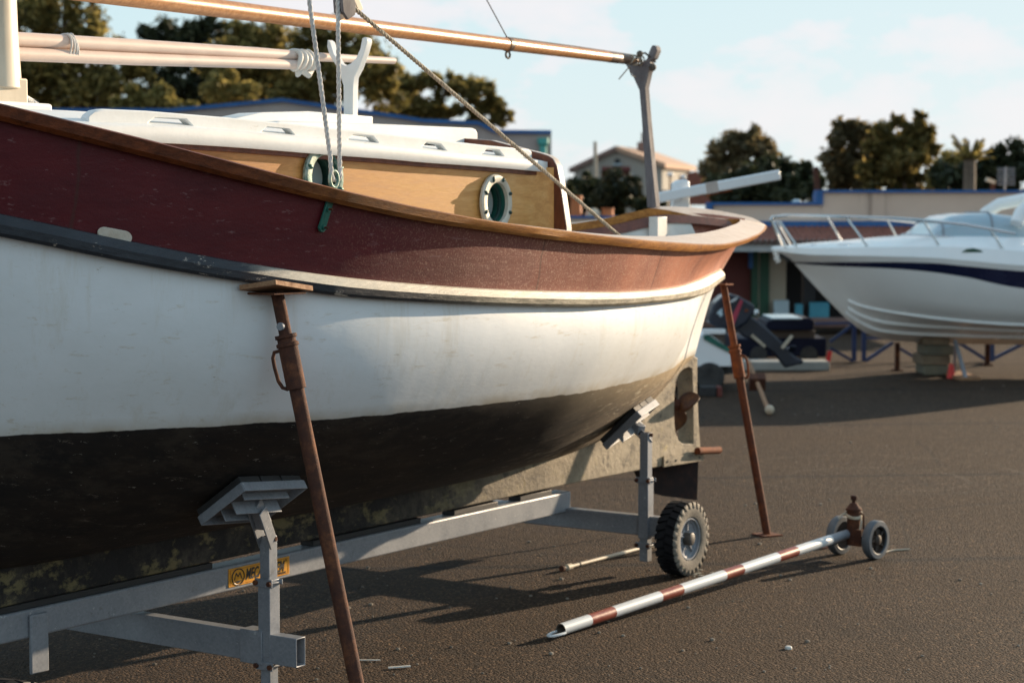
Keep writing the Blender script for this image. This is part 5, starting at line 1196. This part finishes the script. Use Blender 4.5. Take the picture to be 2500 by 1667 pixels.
pr(eng, [(1724, 785), (1726, 765), (1736, 741), (1758, 721), (1778, 716), (1800, 722), (1838, 744), (1834, 764), (1815, 788), (1796, 800), (1745, 797)], YO-.22, YO+.18, cow); mo = kid(eng, 'outboard_engine', ob_, .035)
def kid2(mb, name, bevel=0): return mb.build(name, mo, bevel)
mb = MB(); pr(mb, [(1778, 790), (1828, 770), (1845, 780), (1870, 800), (1905, 832), (1938, 868), (1962, 880), (1955, 888), (1932, 892), (1915, 898), (1905, 884), (1882, 858), (1850, 838), (1815, 822)], YO-.07, YO+.03, simple('dark_engine_leg', (.008, .011, .02), (.016, .02, .035), 3, .4)); kid2(mb, 'leg', .02)
mb = MB(); pr(mb, [(1808, 732), (1802, 728), (1782, 768), (1772, 796), (1784, 796), (1796, 765)], YO-.226, YO-.215, simple('crimson_decal', (.30, .02, .05), (.36, .03, .06), 3, .4)); kid2(mb, 'red_stripe')
mb = MB()
for q in range(4): pr(mb, [(1777+q*4, 733-q*2), (1780+q*4, 731-q*2), (1787+q*4, 726-q*2.2), (1783+q*4, 729-q*2), (1778+q*4, 738-q*2)], YO-.226, YO-.215, whb)
pr(mb, [(1744, 762), (1752, 754), (1758, 750), (1757, 760), (1760, 764), (1753, 772), (1751, 766)], YO-.226, YO-.215, palepan); kid2(mb, 'decal')
mb = MB(); mb.beam(at(1835, 818, YO-.1), at(1868, 846, YO-.1), .03, .03, M['ropet']); mb.beam(at(1909, 850, YO-.1), at(1934, 819, YO-.1), .035, .03, M['ropet']); mb.ball(at(1822, 758, YO-.2), .03, M['rusto'], 8); mb.ball(at(1846, 763, YO-.2), .035, ss, 8); kid2(mb, 'fitting')
mb = MB(); c = at(1922, 862, YO-.02)
for k in range(3):
    a = k*2*math.pi/3+.4; mb.beam(c+Vector((.03, 0, 0)), c+Vector((.05, math.cos(a)*.14, math.sin(a)*.14)), .07, .012, cow)
kid2(mb, 'propeller')
mb = MB(); t0_ = Vector((at(1812, 880, YO).x, YO-.6, .30)); b0_ = G(1879, 1008, .02); mb.tube([t0_, b0_], .022, M['plank'], 8); m_ = t0_.lerp(b0_, .42); mb.box(m_, (.16, .10, .14), M['rust'], Matrix.Rotation(.5, 3, 'X')); mb.ball(b0_+Vector((0, 0, .03)), .045, M['cream'], 10); kid(mb, 'drawbar', ob_)
mb = MB(); c = G(1728, 966); mb.box(c+Vector((0, 0, .05)), (.16, .2, .10), M['black']); mb.box(c+Vector((.11, -.02, .05)), (.05, .2, .10), simple('dark_red_paint', (.10, .02, .015), (.14, .03, .02), 4, .6)); tag(mb.build('wheel_chock', bevel=.008), 'small black and red chock on the ground behind the stern post', 'chock')
YN = 24.0
nv = thing('navy_trailer', 'dark navy flat trailer with a red end marker, between the outboard and the motorboat', 'trailer', (at(1900, 890, YN).x, YN, 0))
nvm = simple('navy_trailer_paint', (.004, .006, .018), (.008, .010, .028), 2, .6, spec=.15)
mb = MB(); wall_rect(mb, 1795, 826, 2018, 872, YN, 1.2, nvm); kid(mb, 'body', nv, .02)
mb = MB(); pl = [(at(u, v, YN-.1).x, at(u, v, YN-.1).z) for u, v in ((1868, 800), (1874, 784), (1900, 778), (1975, 776), (1990, 784), (1986, 806), (1870, 806))]
mb.prism([pl], lambda p, t: Vector((p[0], YN-.1+t, p[1])), 0, .9, nvm); wall_rect(mb, 1860, 806, 1990, 828, YN+.05, .9, simple('brown_load', (.05, .035, .03), (.09, .07, .055), 3, .7)); wall_rect(mb, 1884, 776, 1960, 780, YN-.12, .9, palepan); kid(mb, 'covered_load', nv, .01)
for uu in (1850, 1972):
    mb = MB(); c = at(uu, 880, YN+.1); mb.lathe([(0, .08), (.10, .08), (.115, .05), (.115, -.05), (0, -.05)], (c.x, YN+.06, .115), (0, -1, 0), M['rubber'], 20); kid(mb, 'wheel', nv)
mb = MB(); a, b = at(2020, 892, YN-.1), at(2026, 857, YN-.1); mb.beam((a.x, YN-.1, .02), b, .05, .05, simple('red_reflector', (.62, .02, .02), (.72, .03, .03), 4, .35)); kid(mb, 'red_marker', nv)
mb = MB(); a, b = at(1818, 886, 23.0), at(2026, 909, 23.0); mb.box(((a.x+b.x)/2, 23.2, .055), (b.x-a.x, .4, .11), simple('concrete', (.24, .24, .22), (.33, .33, .31), 4, .85)); tag(mb.build('concrete_kerb', bevel=.015), 'pale concrete kerb block lying in front of the navy trailer', 'kerb')

# ================================================================== TREES AND BUSHES
def leafmat(name, a, b, c, trans=.3):
    n = NB(name); gi = n.t.nodes.new('ShaderNodeNewGeometry')
    col = n.ramp(gi.outputs['Random Per Island'], [(.0, a), (.5, b), (1.0, c)])
    col = n.mix(n.ramp(n.noise(.55, 3, .5), [(.35, 0.0), (.65, .5)]), col, a)
    n.out(col, .6, 0, .3)
    tr2 = n.t.nodes.new('ShaderNodeBsdfTranslucent'); n.link(col, tr2.inputs['Color']); mx = n.t.nodes.new('ShaderNodeMixShader'); mx.inputs[0].default_value = trans
    out_ = n.t.nodes['Material Output']; n.link(n.b.outputs[0], mx.inputs[1]); n.link(tr2.outputs[0], mx.inputs[2]); n.link(mx.outputs[0], out_.inputs['Surface'])
    return n.m
pine = leafmat('pine_needles', (.06, .055, .018), (.24, .20, .06), (.52, .40, .13), .55); olive = leafmat('olive_foliage', (.12, .11, .035), (.28, .23, .07), (.46, .36, .12), .5)
dark = leafmat('dark_foliage', (.018, .026, .014), (.04, .05, .022), (.08, .085, .035), .25); euc = leafmat('eucalyptus_leaves', (.06, .055, .03), (.17, .135, .065), (.36, .26, .12), .5)
bark = simple('bark', (.10, .075, .055), (.22, .17, .13), 2, .9, 0, .6, .03); palebark = simple('pale_bark', (.34, .26, .20), (.48, .39, .31), 1.5, .85)
def tree(name, label, cat, y, clumps, n, leaf, mat, trunks, group=None, bk=None, seed=0, shell=.55, aspect=2.2):
    rn = random.Random(seed); k_ = y/F
    cl = []
    for c in clumps:
        u, v, ru, rv = c[:4]; dy = c[4] if len(c) > 4 else 0
        cl.append((at(u, v, y+dy), ru*k_, rv*k_))
    base = trunks[0][0]; b0 = at(base[0], 521, y)
    t = thing(name, label, cat, (b0.x, y, 0), 0, group)
    mb = MB(); tot = sum(r1*r2 for _, r1, r2 in cl)
    for (c, r1, r2) in cl:
        m = int(3.4*n*r1*r2/tot); subs = []
        for _ in range(max(12, int(24*r1))):                # sub-clumps give light and dark knots and gaps
            d = Vector((rn.gauss(0, 1), rn.gauss(0, 1), rn.gauss(0, 1))).normalized(); f = rn.uniform(.2, 1.22)**.7
            subs.append((c+Vector((d.x*r1*f, d.y*r1*f, d.z*r2*f)), rn.uniform(.10, .30)*min(r1, r2)))
        for _ in range(m):
            sc_, sr = rn.choice(subs); sr *= rn.choice((1, 1, 1.5, 2.6)); d = Vector((rn.gauss(0, 1), rn.gauss(0, 1), rn.gauss(0, 1))).normalized(); p = sc_+d*sr*rn.uniform(shell*.3, 1)**.5
            a = Vector((rn.gauss(0, 1), rn.gauss(0, 1), rn.gauss(0, .8))).normalized(); b = a.cross(Vector((rn.gauss(0, 1), rn.gauss(0, 1), rn.gauss(0, 1)))).normalized()
            s1_ = leaf*rn.uniform(.3, .85); s2_ = s1_/aspect
            o = len(mb.v); mb.v += [tuple(p-a*s1_), tuple(p+b*s2_), tuple(p+a*s1_), tuple(p-b*s2_)]; mb.f.append([o, o+1, o+2, o+3]); mb.mi.append(mb.idx(mat))
    me = bpy.data.meshes.new('crown'); me.from_pydata(mb.v, [], mb.f); me.materials.append(mat); o = bpy.data.objects.new('crown', me); COL.objects.link(o); o.parent = t; o.location = (-b0.x, -y, 0)
    tm = MB()
    for path in trunks:
        pts = []; rs = []
        for i, q in enumerate(path):
            p = at(q[0], q[1], y); 
            if i == 0 and q[1] >= 520: p.z = 0
            pts.append(p); rs.append(q[2]*k_)
        tm.tube(pts, rs, bk or bark, 9)
    to = tm.build('trunk', t); to.location = (-b0.x, -y, 0)
    return t
G1 = 'pines behind the grey warehouse'
tree('pine_tree', 'tall pine at the far left, its boughs cut off by the top edge', 'tree', 62, [(60, 60, 70, 100), (150, 40, 50, 90), (215, 50, 55, 110), (60, 200, 90, 80), (160, 190, 90, 90), (230, 230, 70, 60), (20, 130, 60, 120), (260, 120, 40, 40), (300, 205, 60, 50), (330, 165, 45, 40)], 9000, .22, pine, [[(140, 530, 16), (150, 200, 11), (165, -60, 5)], [(145, 260, 7), (220, 120, 5), (228, -40, 3)], [(148, 250, 7), (60, 140, 4), (40, 20, 2)]], G1, seed=1, aspect=3.2)
tree('pine_tree', 'dark pointed pine with a double spire left of centre behind the spars', 'tree', 70, [(490, 55, 26, 50), (520, 80, 30, 45), (460, 110, 60, 50), (540, 130, 50, 50), (400, 95, 40, 40), (365, 85, 24, 32), (440, 200, 80, 60), (530, 210, 70, 60)], 8000, .22, dark, [[(485, 530, 14), (487, 200, 9), (490, 30, 3)]], G1, seed=2, aspect=3)
tree('pine_tree', 'broad olive pine lit from the right, behind the middle of the spars', 'tree', 66, [(590, 90, 40, 40), (650, 95, 60, 50), (620, 190, 90, 80), (560, 200, 60, 70), (690, 190, 60, 80)], 8000, .22, pine, [[(630, 530, 15), (625, 200, 9), (640, 60, 3)], [(628, 240, 6), (690, 130, 3)]], G1, seed=3, aspect=3)
tree('pine_tree', 'large brownish pine behind the pair of ropes and the white crutch', 'tree', 64, [(760, 110, 55, 50), (830, 100, 50, 55), (790, 200, 90, 70), (880, 180, 70, 70), (860, 130, 50, 50), (930, 210, 50, 60), (720, 240, 60, 45)], 9000, .22, pine, [[(800, 530, 15), (805, 220, 9), (810, 80, 3)], [(805, 260, 6), (890, 150, 3)]], G1, seed=4, aspect=3)
tree('pine_tree', 'open umbrella shaped pine with sky holes at the right end of the pines', 'tree', 68, [(960, 225, 45, 40), (1010, 205, 45, 25), (1070, 205, 55, 22), (1130, 210, 55, 26), (1180, 225, 40, 28), (1215, 255, 30, 26), (1228, 290, 20, 26), (1010, 265, 60, 40), (1070, 280, 50, 30), (1160, 270, 34, 24), (1190, 305, 40, 20), (960, 285, 50, 40)], 7000, .22, pine, [[(1060, 530, 13), (1065, 300, 9), (1090, 210, 4)], [(1064, 310, 6), (1180, 230, 3)], [(1063, 300, 6), (1000, 215, 3)]], G1, seed=5, aspect=3)
tree('olive_shrub', 'pale olive bushy shrub above the left end of the cabin roof', 'shrub', 50, [(330, 250, 26, 40), (405, 240, 30, 45), (370, 262, 40, 30), (300, 268, 36, 24), (455, 270, 30, 20)], 4200, .15, olive, [[(370, 530, 6), (370, 262, 3)]], None, seed=6)
tree('olive_shrub', 'lit olive pine sapling in front of the dark pines, left of the blue gable', 'shrub', 52, [(560, 205, 40, 60), (520, 240, 50, 40), (600, 245, 40, 30)], 4600, .16, olive, [[(560, 530, 6), (560, 220, 3)]], None, seed=16)
G2 = 'trees beyond the tan shed'
tree('eucalyptus_tree', 'rounded open eucalyptus above the white tiller', 'tree', 58, [(1800, 345, 40, 30), (1835, 360, 45, 40), (1770, 390, 50, 50), (1840, 410, 55, 45), (1880, 410, 36, 34), (1745, 430, 38, 45), (1800, 440, 60, 40)], 4200, .20, euc, [[(1800, 530, 8), (1800, 430, 6), (1815, 340, 2)], [(1800, 450, 4), (1760, 390, 2)]], G2, seed=7)
tree('hedge', 'dense dark hedge behind the lower part of the tan shed', 'hedge', 44, [(1760, 460, 40, 40), (1820, 455, 50, 45), (1880, 450, 50, 48), (1940, 445, 50, 48), (1985, 440, 26, 46), (1900, 480, 110, 40), (1780, 490, 70, 30)], 9000, .15, dark, [[(1880, 530, 8), (1880, 460, 4)]], None, seed=8, shell=.9)
tree('eucalyptus_tree', 'dark eucalyptus with many sky gaps left of the big tree over the shed', 'tree', 52, [(2075, 320, 36, 34), (2110, 335, 40, 34), (2060, 370, 40, 40), (2100, 400, 45, 45), (2045, 430, 40, 40), (2090, 450, 60, 34)], 3600, .20, euc, [[(2085, 530, 7), (2085, 420, 5), (2080, 310, 2)]], G2, seed=9)
tree('eucalyptus_tree', 'largest tree over the shed, with a pale forked trunk and golden leaves', 'tree', 50, [(2160, 345, 50, 34), (2190, 380, 80, 50), (2230, 345, 40, 36), (2245, 300, 14, 24), (2190, 296, 18, 12), (2260, 370, 40, 40), (2150, 430, 60, 45), (2200, 440, 50, 36), (2285, 440, 24, 30)], 7000, .17, leafmat('golden_leaves', (.06, .055, .018), (.19, .15, .045), (.42, .30, .10), .5), [[(2228, 530, 11), (2232, 455, 9), (2245, 380, 6), (2240, 310, 2)], [(2215, 480, 6), (2205, 440, 5), (2195, 400, 3)]], G2, palebark, seed=10)
tree('scrub_bush', 'dark scrub with glints between the palm and the shed coping', 'bush', 46, [(2310, 440, 40, 34), (2340, 425, 30, 30), (2400, 440, 50, 36), (2450, 430, 40, 46), (2490, 420, 40, 60), (2430, 400, 30, 34), (2540, 430, 50, 50), (2600, 440, 50, 40)], 6000, .17, dark, [[(2400, 530, 6), (2400, 440, 3)]], None, seed=12)
tree('scrub_bush', 'sunlit olive bush just left of the palm', 'bush', 47, [(2330, 410, 36, 40), (2290, 440, 30, 34), (2375, 445, 26, 30)], 3000, .15, olive, [[(2330, 530, 5), (2330, 430, 3)]], None, seed=13)
tree('round_bush', 'left one of two clipped round bushes in front of the house', 'bush', 58, [(1425, 462, 34, 38), (1420, 490, 40, 40)], 5000, .14, dark, [[(1425, 530, 5), (1425, 470, 3)]], 'clipped bushes by the house', seed=14, shell=.95)
tree('round_bush', 'right and larger of two clipped round bushes, golden on its sunny side', 'bush', 57, [(1505, 468, 50, 42), (1500, 495, 56, 40), (1535, 470, 24, 34)], 6500, .14, leafmat('dark_golden_foliage', (.012, .018, .010), (.03, .036, .016), (.10, .085, .03), .2), [[(1505, 530, 5), (1505, 470, 3)]], 'clipped bushes by the house', seed=15, shell=.95)
tree('round_bush', 'low dark bush at the foot of the grey crutch', 'bush', 50, [(1570, 500, 36, 20), (1600, 505, 36, 22), (1390, 490, 20, 40)], 2600, .14, dark, [[(1575, 530, 4), (1575, 505, 2)]], 'clipped bushes by the house', seed=17, shell=.95)
# palm
pc = at(2368, 388, 43); pm = thing('palm_tree', 'small palm with stiff spreading fronds rising over the scrub', 'palm', (pc.x, 43, 0))
mb = MB(); mb.tube([(pc.x, 43, 0), (pc.x, 43, pc.z)], [.16, .13], bark, 10); kid(mb, 'trunk', pm)
for q in range(19):
    a = q*2*math.pi/19; el = rad(random.uniform(8, 88)); ln = random.uniform(.5, .78); mb = MB(); dr = Vector((math.cos(a), math.sin(a), 0)); ctrp = []
    for i in range(8):
        t_ = i/7; ctrp.append(pc+dr*ln*t_*math.cos(el)+Vector((0, 0, ln*t_*math.sin(el)-.10*t_*t_)))
    mb.tube(ctrp, [.02]*7+[.006], bark, 5)
    for i in range(1, 8):
        for sg in (1, -1):
            for e_ in (0, .5):
                p = ctrp[i-1].lerp(ctrp[i], e_); sdv = dr.cross(Vector((0, 0, 1))).normalized()*sg; l_ = .24*(1-.6*i/8); tip_ = p+sdv*l_*.7+dr*l_*.7+Vector((0, 0, -.03)); w2 = Vector((0, 0, .02))+dr*.012; mb.add([p-w2, p+w2, tip_], [[0, 1, 2]], pine, False)
    kid(mb, 'frond', pm)
